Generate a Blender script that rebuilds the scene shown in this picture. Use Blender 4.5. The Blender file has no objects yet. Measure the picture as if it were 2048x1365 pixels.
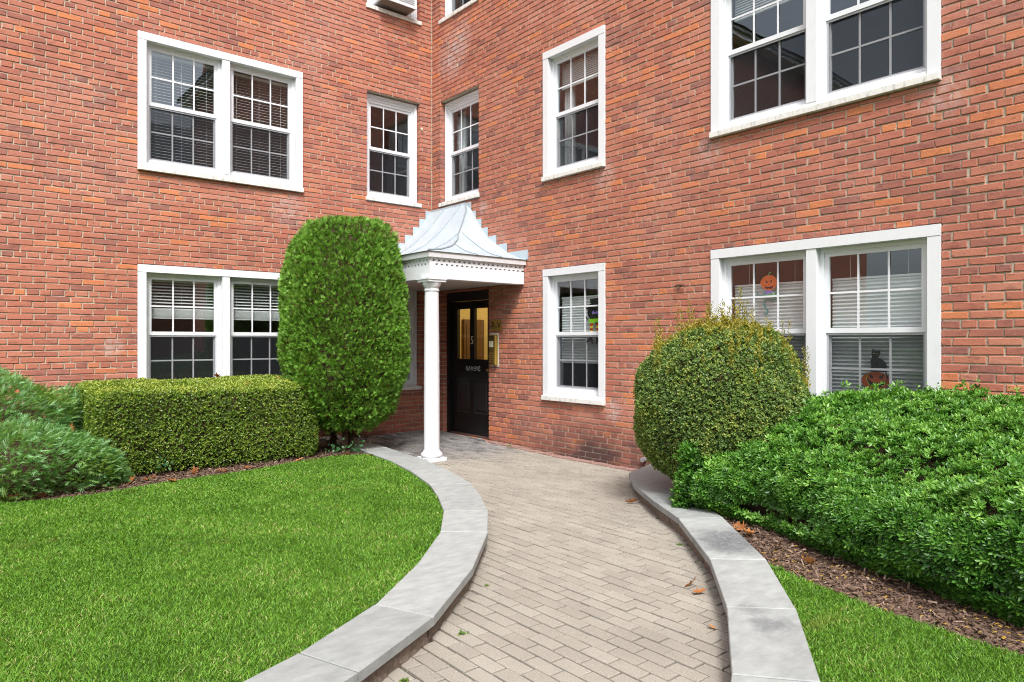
import bpy, math, random
import numpy as np
from mathutils import Vector
rng = np.random.default_rng(11); random.seed(5)
C = bpy.context.scene.collection
SC = bpy.context.scene

# ---------------------------------------------------------------- camera, sky, sun, exposure
CAM = np.array([-5.971, -9.084, 1.415])
FW = np.array([0.6410, 0.7675]); RT = np.array([0.7675, -0.6410])
cd = bpy.data.cameras.new('camera'); cam = bpy.data.objects.new('camera', cd); C.objects.link(cam)
cam.location = CAM; cam.rotation_euler = (math.pi/2, 0, math.atan2(FW[1], FW[0]) - math.pi/2)
cd.sensor_width = 36; cd.lens = 1397/2048*36; cd.clip_start = 0.05; cd.clip_end = 600
SC.camera = cam
W = bpy.data.worlds.new('World'); SC.world = W; W.use_nodes = True
SUN_EL, SUN_AZ = math.radians(52), math.radians(212)      # azimuth clockwise from +Y
nt = W.node_tree; bg = nt.nodes['Background']
sky = nt.nodes.new('ShaderNodeTexSky'); sky.sky_type = 'NISHITA'; sky.sun_disc = False
sky.sun_elevation = SUN_EL; sky.sun_rotation = SUN_AZ; sky.air_density = 1.0; sky.dust_density = 4.0; sky.ozone_density = 1.0
hs = nt.nodes.new('ShaderNodeHueSaturation'); hs.inputs['Saturation'].default_value = 0.38; hs.inputs['Value'].default_value = 1.0
nt.links.new(sky.outputs[0], hs.inputs['Color']); nt.links.new(hs.outputs[0], bg.inputs[0]); bg.inputs[1].default_value = 0.115
sl = bpy.data.lights.new('sun', 'SUN'); sl.energy = 1.5; sl.angle = math.radians(14); sl.color = (1, .985, .96)
so = bpy.data.objects.new('sun', sl); C.objects.link(so)
sd = Vector((math.sin(SUN_AZ)*math.cos(SUN_EL), math.cos(SUN_AZ)*math.cos(SUN_EL), math.sin(SUN_EL)))
so.rotation_euler = sd.to_track_quat('Z', 'Y').to_euler(); so.location = (0, -10, 30)
VS = SC.view_settings; VS.view_transform = 'Standard'; VS.look = 'None'; VS.gamma = 1; VS.use_curve_mapping = False
VS.exposure = 1.34
try:
    SC.cycles.max_bounces = 8; SC.cycles.transparent_max_bounces = 12; SC.cycles.diffuse_bounces = 4; SC.cycles.use_denoising = True; SC.cycles.use_adaptive_sampling = False; SC.cycles.sampling_pattern = 'BLUE_NOISE'; SC.cycles.denoiser = 'OPENIMAGEDENOISE'; SC.cycles.denoising_input_passes = 'RGB_ALBEDO_NORMAL'; SC.cycles.denoising_prefilter = 'NONE'; SC.cycles.filter_width = 1.05; SC.cycles.sample_clamp_indirect = 3.0; SC.cycles.caustics_reflective = False; SC.cycles.caustics_refractive = False
except Exception: pass

# ---------------------------------------------------------------- materials
class NB:
    def __init__(s, name):
        s.m = bpy.data.materials.new(name); s.m.use_nodes = True; s.t = s.m.node_tree; s.t.nodes.clear()
        s.out = s.n('OutputMaterial')
    def n(s, typ, props=None, **inp):
        nd = s.t.nodes.new('ShaderNode'+typ)
        for k, v in (props or {}).items(): setattr(nd, k, v)
        for k, v in inp.items():
            key = int(k[1:]) if k[0] == '_' and k[1:].isdigit() else k.replace('_', ' ')
            s.set(nd.inputs[key], v)
        return nd
    def set(s, sock, v):
        if isinstance(v, bpy.types.NodeSocket): s.t.links.new(v, sock)
        elif isinstance(v, bpy.types.Node): s.t.links.new(v.outputs[0], sock)
        elif isinstance(v, (tuple, list)) and len(v) == 3 and sock.type == 'RGBA': sock.default_value = (*v, 1)
        else: sock.default_value = v
    def math(s, op, a, b=0.0, clamp=False):
        return s.n('Math', {'operation': op, 'use_clamp': clamp}, _0=a, _1=b).outputs[0]
    def ramp(s, fac, stops, interp='LINEAR'):
        r = s.n('ValToRGB', None, Fac=fac); e = r.color_ramp.elements; r.color_ramp.interpolation = interp
        while len(e) < len(stops): e.new(0.5)
        for el, (p, c) in zip(e, stops):
            el.position = p; el.color = (*c, 1) if isinstance(c, (tuple, list)) else (c, c, c, 1)
        return r.outputs[0]
    def mix(s, fac, a, b, mode='MIX'):
        nd = s.n('Mix', {'data_type': 'RGBA', 'blend_type': mode})
        s.set(nd.inputs[0], fac); s.set(nd.inputs[6], a); s.set(nd.inputs[7], b)
        return nd.outputs[2]
    def pos(s, scale=(1, 1, 1)):
        g = s.n('NewGeometry'); mp = s.n('Mapping', None, Vector=g.outputs['Position'], Scale=scale)
        return mp.outputs[0]
    def noise(s, vec, scale, detail=3.0, rough=0.55):
        return s.n('TexNoise', None, Vector=vec, Scale=scale, Detail=detail, Roughness=rough).outputs['Fac']
    def tint(s): return s.n('Attribute', {'attribute_name': 'tint'}).outputs['Fac']
    def bump(s, h, strength=.3, dist=.01):
        return s.n('Bump', None, Strength=strength, Distance=dist, Height=h).outputs[0]
    def done(s, sh):
        s.t.links.new(sh.outputs[0] if isinstance(sh, bpy.types.Node) else sh, s.out.inputs[0]); return s.m
    def pbr(s, col, rough=.6, spec=.4, normal=None, metal=0.0, coat=0.0):
        p = s.n('BsdfPrincipled'); s.set(p.inputs['Base Color'], col); s.set(p.inputs['Roughness'], rough)
        p.inputs['Specular IOR Level'].default_value = spec; p.inputs['Metallic'].default_value = metal
        p.inputs['Coat Weight'].default_value = coat
        if normal is not None: s.set(p.inputs['Normal'], normal)
        return p

def simple(name, col, rough=.5, spec=.4, metal=0.0, var=.06, scale=8):
    b = NB(name); n = b.noise(b.pos(), scale, 4)
    f = b.math('MULTIPLY_ADD', n, 2*var); f.node.inputs[2].default_value = 1-var
    c = b.mix(1.0, col, b.n('CombineColor', None, Red=f, Green=f, Blue=f).outputs[0], 'MULTIPLY')
    return b.done(b.pbr(c, rough, spec, metal=metal))

def brick_mat(name, grime=True):
    b = NB(name); P = b.pos()
    t = b.math('FRACT', b.math('ADD', b.tint(), b.n('ObjectInfo').outputs['Random']))
    col = b.ramp(t, [(0, (.25, .108, .090)), (.10, (.30, .117, .090)), (.3, (.37, .134, .094)), (.55, (.415, .150, .101)),
                     (.76, (.45, .170, .110)), (.88, (.48, .205, .142)), (.94, (.54, .185, .083)), (1, (.60, .215, .088))])
    n1 = b.noise(b.pos((9, 9, 22)), 1.0, 4); n2 = b.noise(P, 130, 3, .6); n3 = b.noise(P, .75, 4)
    col = b.mix(b.math('MULTIPLY', b.ramp(n1, [(.42, 0), (.68, 1)]), .55), col, (.40, .145, .098))
    col = b.mix(b.math('MULTIPLY', b.ramp(n1, [(.30, 1), (.46, 0)]), .55), col, (.15, .055, .045))
    f = b.math('MULTIPLY_ADD', n2, .8); f.node.inputs[2].default_value = .60
    col = b.mix(1.0, col, b.n('CombineColor', None, Red=f, Green=f, Blue=f).outputs[0], 'MULTIPLY')
    # pale lime bloom in patches
    lime = b.math('MULTIPLY', b.ramp(n3, [(.50, 0), (.70, 1)]), b.ramp(b.noise(P, 30, 4, .7), [(.40, 0), (.7, 1)]))
    col = b.mix(b.math('MULTIPLY', lime, .42), col, (.47, .37, .34))
    big = b.ramp(b.noise(P, .38, 3), [(.38, .93), (.62, 1.05)])
    col = b.mix(1.0, col, big, 'MULTIPLY')
    if grime:
        g = b.n('SeparateXYZ', None, Vector=P)
        # damp dark stain low on the wing beside the door, and lime run-off under the sills
        low = b.ramp(g.outputs['Z'], [(.12, 1), (.56, 0)])
        yy = b.math('SUBTRACT', 1.0, b.math('MULTIPLY', b.math('ABSOLUTE', b.math('ADD', g.outputs['Y'], 3.4)), .55), True)
        st = b.math('MULTIPLY', b.math('MULTIPLY', low, yy), b.ramp(b.noise(P, 3.2, 4), [(.30, .35), (.62, 1)]))
        col = b.mix(b.math('MULTIPLY', st, 1.35, True), col, (.085, .045, .042))
        for (cx, cy, cz, r, a) in ((0, -.55, 5.65, .42, .8), (0, -.80, 5.85, .3, .6), (0, -3.72, .62, .16, .8), (0, -3.6, 3.32, .2, .55),
                                   (0, -5.0, 3.3, .2, .5), (0, -7.1, 3.3, .25, .45), (-2.3, 0, 3.2, .3, .45), (-4.35, 0, 1.35, .14, .7), (0, -1.3, 3.3, .12, .8)):
            d = b.n('VectorMath', {'operation': 'DISTANCE'}, _0=P, _1=(cx, cy, cz)).outputs['Value']
            mk = b.math('MULTIPLY', b.ramp(d, [(r*.35, 1), (r, 0)]), b.ramp(b.noise(P, 14, 4, .7), [(.38, 0), (.62, 1)]))
            col = b.mix(b.math('MULTIPLY', mk, a), col, (.50, .43, .42))
    nrm = b.bump(b.math('ADD', n2, b.noise(P, 45, 4)), .5, .004)
    return b.done(b.pbr(col, .82, .25, nrm))

def mortar_mat():
    b = NB('mortar'); P = b.pos(); n = b.noise(P, 60, 4)
    c = b.ramp(n, [(.3, (.37, .31, .235)), (.7, (.53, .455, .365))])
    c = b.mix(b.math('MULTIPLY', b.ramp(b.noise(P, 1.1, 3), [(.45, 0), (.7, 1)]), .4), c, (.36, .31, .25))
    return b.done(b.pbr(c, .95, .1, b.bump(n, .6, .004)))

def far_brick_mat():
    b = NB('distant_brickwork'); g = b.n('NewGeometry')
    s = b.n('SeparateXYZ', None, Vector=g.outputs['Position'])
    v = b.n('CombineXYZ', None, X=b.math('ADD', s.outputs['X'], s.outputs['Y']), Y=s.outputs['Z'])
    t = b.n('TexBrick', None, Vector=v, Color1=(.28, .075, .05), Color2=(.36, .11, .065), Mortar=(.38, .32, .26), Scale=1.0)
    t.inputs['Mortar Size'].default_value = .005; t.inputs['Brick Width'].default_value = .227; t.inputs['Row Height'].default_value = .0667
    return b.done(b.pbr(t.outputs[0], .85, .2))

def paint_mat(name, col, dirt=.42):
    b = NB(name); P = b.pos()
    n = b.noise(P, 5, 5, .65); v = b.noise(b.pos((30, 30, 4)), 1, 4)
    m = b.math('MULTIPLY', b.ramp(n, [(.48, 0), (.78, 1)]), b.ramp(v, [(.4, 0), (.7, 1)]))
    c = b.mix(b.math('MULTIPLY', m, dirt), col, (.45, .44, .40))
    return b.done(b.pbr(c, .45, .4, b.bump(b.noise(P, 60, 2), .06, .002)))

def sill_mat():
    b = NB('painted_stone'); P = b.pos()
    m = b.ramp(b.noise(b.pos((26, 26, 9)), 1, 5, .7), [(.5, 0), (.66, 1)])
    c = b.mix(b.math('MULTIPLY', m, .55), (.70, .69, .66), (.29, .28, .24))
    return b.done(b.pbr(c, .7, .3, b.bump(b.noise(P, 50, 4), .3, .003)))

def glass_mat(name='window_glass', tintc=(.90, .94, .95), k=1.7):
    b = NB(name); fr = b.n('LayerWeight', None, Blend=.5)
    f = b.math('ADD', b.math('MULTIPLY', b.math('POWER', fr.outputs['Facing'], 4.0), .85), .085*k, True)
    w = b.bump(b.noise(b.pos(), 1.7, 2), .05, .02)
    gl = b.n('BsdfGlossy', None, Color=(.88, .95, 1.0), Roughness=.012, Normal=w)
    return b.done(b.n('MixShader', None, _0=f, _1=b.n('BsdfTransparent', None, Color=tintc), _2=gl))

def screen_mat():
    b = NB('insect_mesh')
    d = b.n('BsdfDiffuse', None, Color=(.028, .03, .036))
    return b.done(b.n('MixShader', None, _0=.40, _1=b.n('BsdfTransparent'), _2=d))

def leaf_mat(name, stops, rough=.42, spec=.45, trans=.25, patch=None):
    b = NB(name); P = b.pos()
    t = b.tint()
    t2 = b.math('ADD', t, b.math('MULTIPLY', b.math('SUBTRACT', b.noise(P, 5, 3), .5), .7), True)
    c = b.ramp(t2, stops)
    if patch: c = b.mix(b.math('MULTIPLY', b.ramp(b.noise(P, patch[1], 4, .6), [(patch[2], 0), (patch[2]+.12, 1)]), patch[3]), c, patch[0])
    p = b.pbr(c, rough, spec)
    tr = b.n('BsdfTranslucent', None, Color=b.mix(1.0, c, (1.15, 1.25, .5), 'MULTIPLY'))
    return b.done(b.n('MixShader', None, _0=trans, _1=p, _2=tr))

def stone_mat(name, c0, c1, stain, stain_amt=.7, scale=3.0, rough=.7, spec=.25):
    b = NB(name); P = b.pos()
    n = b.noise(b.pos((3, 6, 3)), scale, 6, .6)
    c = b.ramp(n, [(.3, c0), (.7, c1)])
    f = b.math('MULTIPLY_ADD', b.tint(), .3); f.node.inputs[2].default_value = .85
    c = b.mix(1.0, c, b.n('CombineColor', None, Red=f, Green=f, Blue=f).outputs[0], 'MULTIPLY')
    m = b.math('MULTIPLY', b.ramp(b.noise(P, 1.4, 5, .65), [(.55, 0), (.72, 1)]), b.ramp(b.noise(P, 25, 4, .7), [(.35, .2), (.65, 1)]))
    c = b.mix(b.math('MULTIPLY', m, stain_amt), c, stain)
    if name == 'bluestone':
        for (x, y, r, a) in ((-1.98, -6.52, .36, .85), (-2.15, -6.60, .2, .6), (-1.35, -5.45, .35, .4), (-3.05, -7.42, .13, .6), (-2.95, -7.25, .10, .4), (-2.0, -1.4, .5, .4), (-1.75, -2.2, .3, .3)):
            d = b.n('VectorMath', {'operation': 'DISTANCE'}, _0=P, _1=(x, y, .13)).outputs['Value']
            mk = b.math('MULTIPLY', b.ramp(b.math('ADD', d, b.math('MULTIPLY', b.math('SUBTRACT', b.noise(P, 9, 4, .7), .5), .3)), [(r*.3, 1), (r, 0)]), b.ramp(b.noise(P, 40, 3, .7), [(.3, .55), (.6, 1)]))
            c = b.mix(b.math('MULTIPLY', mk, a), c, (.10, .105, .115))
    return b.done(b.pbr(c, rough, spec, b.bump(b.math('ADD', n, b.noise(P, 80, 4)), .35, .004)))

def paver_mat():
    b = NB('concrete_paver'); P = b.pos()
    t = b.math('FRACT', b.math('ADD', b.tint(), b.n('ObjectInfo').outputs['Random']))
    c = b.ramp(t, [(0, (.262, .236, .200)), (.5, (.285, .259, .219)), (1, (.308, .282, .240))])
    sp = b.noise(P, 135, 2, .7)
    c = b.mix(b.ramp(sp, [(.60, 0), (.70, .75)]), c, (.47, .44, .39))
    c = b.mix(b.ramp(sp, [(.28, .75), (.38, 0)]), c, (.10, .085, .07))
    f = b.math('MULTIPLY_ADD', b.noise(P, 1.6, 4), .5); f.node.inputs[2].default_value = .76
    c = b.mix(1.0, c, b.n('CombineColor', None, Red=f, Green=f, Blue=f).outputs[0], 'MULTIPLY')
    # pavers round the porch corner: bluer and darker, some much darker than others
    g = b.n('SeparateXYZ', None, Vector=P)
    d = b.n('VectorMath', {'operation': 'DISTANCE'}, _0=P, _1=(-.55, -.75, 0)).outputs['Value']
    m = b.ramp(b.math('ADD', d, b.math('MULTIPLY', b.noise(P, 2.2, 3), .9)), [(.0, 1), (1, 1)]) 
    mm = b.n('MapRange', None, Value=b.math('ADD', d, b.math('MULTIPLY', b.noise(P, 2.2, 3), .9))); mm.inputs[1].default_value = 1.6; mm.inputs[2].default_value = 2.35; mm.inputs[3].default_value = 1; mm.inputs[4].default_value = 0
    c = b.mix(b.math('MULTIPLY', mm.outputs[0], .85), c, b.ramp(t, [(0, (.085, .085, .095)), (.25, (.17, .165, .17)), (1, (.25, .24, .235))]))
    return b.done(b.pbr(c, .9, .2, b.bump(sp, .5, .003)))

def soil_mat():
    b = NB('bark_mulch'); P = b.pos(); t = b.tint()
    c = b.ramp(b.math('ADD', b.math('MULTIPLY', t, .75), b.math('MULTIPLY', b.noise(P, 40, 4), .3)), [(.12, (.055, .034, .025)), (.45, (.135, .088, .064)), (.8, (.25, .17, .125)), (1, (.44, .35, .27))])
    return b.done(b.pbr(c, .95, .1, b.bump(b.noise(P, 90, 4), .8, .01)))

def lawn_mat(name='turf'):
    b = NB(name); P = b.pos()
    c = b.ramp(b.noise(P, 35, 5, .7), [(.3, (.035, .07, .014)), (.7, (.09, .15, .03))])
    return b.done(b.pbr(c, 1.0, .05))

def grass_mat():
    b = NB('grass_blades'); P = b.pos()
    t = b.math('ADD', b.tint(), b.math('MULTIPLY', b.math('SUBTRACT', b.noise(P, 2.4, 4), .5), .8), True)
    c = b.ramp(t, [(0, (.055, .12, .012)), (.4, (.108, .255, .022)), (.8, (.19, .385, .040)), (.94, (.26, .43, .07)), (1, (.48, .44, .19))])
    c = b.mix(b.math('MULTIPLY', b.ramp(b.noise(P, 3.1, 5, .65), [(.60, 0), (.70, 1)]), .38), c, (.27, .25, .075))
    p = b.pbr(c, .5, .3); tr = b.n('BsdfTranslucent', None, Color=b.mix(1.0, c, (1.2, 1.25, .6), 'MULTIPLY'))
    return b.done(b.n('MixShader', None, _0=.35, _1=p, _2=tr))

def metal_roof_mat():
    b = NB('zinc_sheet'); P = b.pos(); n = b.noise(P, 3, 4)
    c = b.ramp(n, [(.3, (.40, .475, .525)), (.7, (.47, .545, .59))])
    return b.done(b.pbr(c, b.ramp(n, [(.3, .38), (.7, .5)]), .5, metal=.15))

def slate_mat():
    b = NB('roof_slate'); g = b.n('NewGeometry'); s = b.n('SeparateXYZ', None, Vector=g.outputs['Position'])
    v = b.n('CombineXYZ', None, X=b.math('ADD', s.outputs['X'], s.outputs['Y']), Y=b.math('MULTIPLY', s.outputs['Z'], 1.3))
    t = b.n('TexBrick', None, Vector=v, Color1=(.17, .19, .20), Color2=(.26, .28, .28), Mortar=(.06, .07, .08), Scale=1.0)
    t.inputs['Mortar Size'].default_value = .012; t.inputs['Brick Width'].default_value = .3; t.inputs['Row Height'].default_value = .25
    return b.done(b.pbr(t.outputs[0], .75, .3))

def emit_mat(name, col, s):
    b = NB(name); return b.done(b.n('Emission', None, Color=col, Strength=s))

M = dict(
    brick=brick_mat('brick_face'), mortar=mortar_mat(), farbrick=far_brick_mat(),
    white=paint_mat('white_paint', (.69, .705, .73)), white2=paint_mat('white_vinyl', (.70, .715, .745), .06), sill=sill_mat(),
    alu=simple('grey_screen_frame', (.42, .43, .46), .45), glass=glass_mat(), screen=screen_mat(),
    room=simple('room_plaster', (.34, .31, .28), .9), dark=simple('dark_gap', (.03, .03, .032), .8),
    blind=simple('white_blind', (.72, .72, .70), .6), shade=simple('pleated_shade_cloth', (.70, .71, .70), .85), curtain=simple('pale_curtain', (.66, .66, .66), .9),
    zinc=metal_roof_mat(), seam=simple('zinc_seam', (.30, .36, .40), .5, metal=.2), drip=simple('weathered_drip_edge', (.20, .18, .16), .7),
    black=simple('black_gloss_paint', (.010, .010, .011), .28, .5), blackpanel=simple('black_moulding', (.022, .022, .024), .3, .6), brass=simple('brass', (.55, .38, .12), .35, .5, .85),
    gold=simple('aged_gold_plate', (.33, .215, .032), .42, .5, .35), golddark=simple('bronze_panel', (.115, .07, .018), .5, .4, .2), cream=simple('cream_card', (.72, .68, .50), .6),
    soffit=simple('soffit_boards', (.55, .54, .52), .6),
    cope=stone_mat('bluestone', (.26, .272, .265), (.35, .363, .352), (.15, .15, .15), .5), block=stone_mat('split_concrete_block', (.13, .10, .08), (.25, .20, .165), (.07, .06, .045), .6, 14, .95, .1),
    edging=simple('pink_brick', (.30, .19, .16), .9, .2, var=.35, scale=30), paver=paver_mat(), sand=simple('joint_sand', (.045, .038, .030), 1, .1, var=.4, scale=60),
    soil=soil_mat(), turf=lawn_mat(), grass=grass_mat(), slate=slate_mat(), twig=simple('twig_bark', (.075, .048, .032), .9, .15, var=.3, scale=30),
    paleplaster=simple('caulk', (.62, .60, .58), .9, .2, var=.2, scale=50), lobby=simple('lobby_wall', (.56, .43, .18), .8), lobbydark=simple('lobby_brown_door', (.13, .065, .018), .6),
    lobbyfloor=simple('lobby_tile', (.35, .28, .19), .5), steel=simple('galvanised', (.42, .43, .45), .4, .5, .6), rust=simple('rusty_iron', (.10, .06, .045), .7),
    orange=simple('orange_print', (.75, .13, .02), .5, var=.1), redor=simple('red_orange_print', (.55, .09, .02), .5, var=.1), pblack=simple('black_print', (.012, .012, .014), .5),
    pgreen=simple('green_print', (.05, .33, .09), .5), lime=simple('lime_print', (.27, .66, .03), .5), ppurple=simple('purple_print', (.24, .17, .46), .5), pyellow=simple('yellow_print', (.72, .62, .06), .5),
    pgrey=simple('grey_print', (.55, .60, .62), .5), pred=simple('red_print', (.45, .02, .015), .5), pteal=simple('teal_print', (.05, .24, .22), .5),
    oak=leaf_mat('dry_oak_leaf', [(0, (.20, .075, .03)), (.5, (.36, .14, .045)), (1, (.55, .28, .11))], .7, .2, .2),
    yleaf=leaf_mat('yellow_leaf', [(0, (.45, .26, .03)), (1, (.62, .42, .08))], .6, .3, .3),
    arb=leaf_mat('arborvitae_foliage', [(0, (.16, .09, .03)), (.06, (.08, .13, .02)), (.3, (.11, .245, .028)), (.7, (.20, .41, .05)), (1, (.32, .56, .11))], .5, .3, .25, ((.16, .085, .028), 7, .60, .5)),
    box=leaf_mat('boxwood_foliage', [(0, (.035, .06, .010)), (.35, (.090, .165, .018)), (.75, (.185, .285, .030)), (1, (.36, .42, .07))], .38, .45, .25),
    jun=leaf_mat('juniper_foliage', [(0, (.12, .17, .04)), (.4, (.17, .34, .11)), (.75, (.25, .46, .21)), (1, (.38, .60, .35))], .55, .3, .4, ((.24, .33, .045), 2.6, .52, .6)),
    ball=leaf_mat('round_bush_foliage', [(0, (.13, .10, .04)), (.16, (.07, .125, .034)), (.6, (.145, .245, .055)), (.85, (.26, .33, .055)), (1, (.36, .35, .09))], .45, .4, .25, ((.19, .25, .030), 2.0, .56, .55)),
    shoot=leaf_mat('yellow_shoots', [(0, (.16, .17, .02)), (.6, (.30, .27, .03)), (1, (.42, .33, .05))], .45, .35, .3),
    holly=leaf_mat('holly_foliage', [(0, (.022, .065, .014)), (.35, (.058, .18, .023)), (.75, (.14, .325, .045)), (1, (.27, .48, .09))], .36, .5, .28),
    ivy=leaf_mat('ivy_leaf', [(0, (.03, .10, .04)), (1, (.08, .20, .07))], .35, .5, .2),
    weed=leaf_mat('weed_leaf', [(0, (.07, .16, .03)), (1, (.20, .26, .05))], .5, .3, .3),
)

# ---------------------------------------------------------------- mesh helpers
ORG = {}
def setprops(o, label=None, cat=None, group=None, kind=None):
    if label: o['label'] = label
    if cat: o['category'] = cat
    if group: o['group'] = group
    if kind: o['kind'] = kind
    return o
def empty(name, loc, parent=None, **kw):
    o = bpy.data.objects.new(name, None); C.objects.link(o); o.empty_display_size = .1
    loc = np.array(loc, float); base = ORG[parent.name] if parent else np.zeros(3)
    o.parent = parent; o.location = loc-base; ORG[o.name] = loc
    return setprops(o, **kw)
def add_obj(name, me, loc, parent=None, **kw):
    o = bpy.data.objects.new(name, me); C.objects.link(o)
    loc = np.array(loc, float); base = ORG[parent.name] if parent else np.zeros(3)
    o.parent = parent; o.location = loc-base; ORG[o.name] = loc
    return setprops(o, **kw)
class MB:
    def __init__(s): s.v = []; s.f = []; s.t = []; s.mi = []; s.cur = 0; s.tint = .5; s.map = None
    def pts(s, P):
        b = len(s.v); s.v.extend([s.map(p) if s.map else tuple(p) for p in P]); s.t.extend([s.tint]*len(P)); return b
    def face(s, idx): s.f.append(tuple(idx)); s.mi.append(s.cur)
    def poly(s, P): b = s.pts(P); s.face(range(b, b+len(P)))
    def box(s, a0, a1, b0, b1, c0, c1, ch=0.0):
        """axis box; ch chamfers the b1 face (outward face of wall frames)"""
        if ch:
            B = [(a0, b0, c0), (a1, b0, c0), (a1, b0, c1), (a0, b0, c1), (a0, b1-ch, c0), (a1, b1-ch, c0), (a1, b1-ch, c1), (a0, b1-ch, c1),
                 (a0+ch, b1, c0+ch), (a1-ch, b1, c0+ch), (a1-ch, b1, c1-ch), (a0+ch, b1, c1-ch)]
            b = s.pts(B)
            for q in ((0, 1, 5, 4), (1, 2, 6, 5), (2, 3, 7, 6), (3, 0, 4, 7), (4, 5, 9, 8), (5, 6, 10, 9), (6, 7, 11, 10), (7, 4, 8, 11), (8, 9, 10, 11)):
                s.face([b+i for i in q])
        else:
            b = s.pts([(x, y, z) for z in (c0, c1) for y in (b0, b1) for x in (a0, a1)])
            for q in ((0, 2, 3, 1), (4, 5, 7, 6), (0, 1, 5, 4), (2, 6, 7, 3), (0, 4, 6, 2), (1, 3, 7, 5)): s.face([b+i for i in q])
    def ring(s, a0, a1, c0, c1, w, b0, b1):
        s.box(a0, a0+w, b0, b1, c0, c1); s.box(a1-w, a1, b0, b1, c0, c1)
        s.box(a0+w, a1-w, b0, b1, c1-w, c1); s.box(a0+w, a1-w, b0, b1, c0, c0+w)
    def prism(s, poly, z0, z1, ch=0.0):
        n = len(poly); c = np.mean(poly, 0)
        lo = s.pts([(x, y, z0) for x, y in poly]); m = s.pts([(x, y, z1-ch) for x, y in poly])
        for i in range(n): j = (i+1) % n; s.face((lo+i, lo+j, m+j, m+i))
        top = m
        if ch:
            P = []
            for i in range(n):
                p = np.array(poly[i]); a = np.array(poly[i-1])-p; d = np.array(poly[(i+1) % n])-p
                a /= np.linalg.norm(a)+1e-9; d /= np.linalg.norm(d)+1e-9
                q = a+d
                if np.linalg.norm(q) < .05: q = np.array([-a[1], a[0]])
                q /= np.linalg.norm(q)
                if np.dot(q, c-p) < 0: q = -q
                P.append((*(p+q*ch*1.3), z1))
            top = s.pts(P)
            for i in range(n): j = (i+1) % n; s.face((m+i, m+j, top+j, top+i))
        s.face([top+i for i in range(n)]); s.face([lo+i for i in reversed(range(n))])
    def lathe(s, cx, cy, prof, n=32):
        rows = [s.pts([(cx+r*math.cos(2*math.pi*k/n), cy+r*math.sin(2*math.pi*k/n), z) for k in range(n)]) for r, z in prof]
        for a, b in zip(rows, rows[1:]):
            for k in range(n): j = (k+1) % n; s.face((a+k, a+j, b+j, b+k))
        s.face([rows[-1]+k for k in range(n)]); s.face([rows[0]+k for k in reversed(range(n))])
    def tube(s, P, r0, r1=None, n=6):
        P = [np.array(p, float) for p in P]; r1 = r0 if r1 is None else r1; rows = []
        for i, p in enumerate(P):
            d = P[min(i+1, len(P)-1)]-P[max(i-1, 0)]; d /= np.linalg.norm(d)+1e-9
            u = np.cross(d, (0, 0, 1) if abs(d[2]) < .9 else (1, 0, 0)); u /= np.linalg.norm(u); w = np.cross(d, u)
            r = r0+(r1-r0)*i/max(1, len(P)-1)
            rows.append(s.pts([p+r*(u*math.cos(2*math.pi*k/n)+w*math.sin(2*math.pi*k/n)) for k in range(n)]))
        for a, b in zip(rows, rows[1:]):
            for k in range(n): j = (k+1) % n; s.face((a+k, a+j, b+j, b+k))
        s.face([rows[-1]+k for k in range(n)]); s.face([rows[0]+k for k in range(n)])
    def build(s, name, mats, parent=None, smooth=False, flip=False, **kw):
        if not isinstance(mats, (list, tuple)): mats = [mats]
        V = np.array(s.v, float); lo, hi = V.min(0), V.max(0); org = np.array([(lo[0]+hi[0])/2, (lo[1]+hi[1])/2, lo[2]])
        me = bpy.data.meshes.new(name); me.from_pydata((V-org).tolist(), [], [f[::-1] for f in s.f] if flip else s.f)
        for m in mats: me.materials.append(M[m])
        if len(mats) > 1: me.polygons.foreach_set('material_index', s.mi)
        a = me.attributes.new('tint', 'FLOAT', 'POINT'); a.data.foreach_set('value', s.t)
        if smooth: me.polygons.foreach_set('use_smooth', [True]*len(me.polygons))
        me.validate(); me.update()
        return add_obj(name, me, org, parent, **kw)
def np_mesh(name, V, F, tint, mat, parent=None, **kw):
    """V (n,3), F (m,k) same-size faces"""
    lo, hi = V.min(0), V.max(0); org = np.array([(lo[0]+hi[0])/2, (lo[1]+hi[1])/2, lo[2]]); V = V-org
    me = bpy.data.meshes.new(name); n, (m, k) = len(V), F.shape
    me.vertices.add(n); me.vertices.foreach_set('co', V.astype(np.float32).ravel())
    me.loops.add(m*k); me.loops.foreach_set('vertex_index', F.astype(np.int32).ravel())
    me.polygons.add(m); me.polygons.foreach_set('loop_start', (np.arange(m)*k).astype(np.int32)); 
    try: me.polygons.foreach_set('loop_total', np.full(m, k, np.int32))
    except Exception: pass
    a = me.attributes.new('tint', 'FLOAT', 'POINT'); a.data.foreach_set('value', tint.astype(np.float32))
    me.materials.append(M[mat]); me.update(calc_edges=True)
    return add_obj(name, me, org, parent, **kw)
L_ = lambda p: (-p[0], -p[1], p[2])            # wing running along -X: (distance from corner, out of wall, height)
R_ = lambda p: (-p[1], -p[0], p[2])            # wing running along -Y
def wmb(side): b = MB(); b.map = L_ if side == 'L' else R_; return b
def norm(a): return a/(np.linalg.norm(a, axis=-1, keepdims=True)+1e-9)
_w = rng.normal(size=(14, 3)); _p = rng.uniform(0, 6.28, 14)
def wob(P, scale):
    out = np.zeros(len(P))
    for i in range(14): out += np.sin(P@(_w[i]*scale*(1+.25*i))+_p[i])/(1+.35*i)
    return out/3.2

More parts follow.
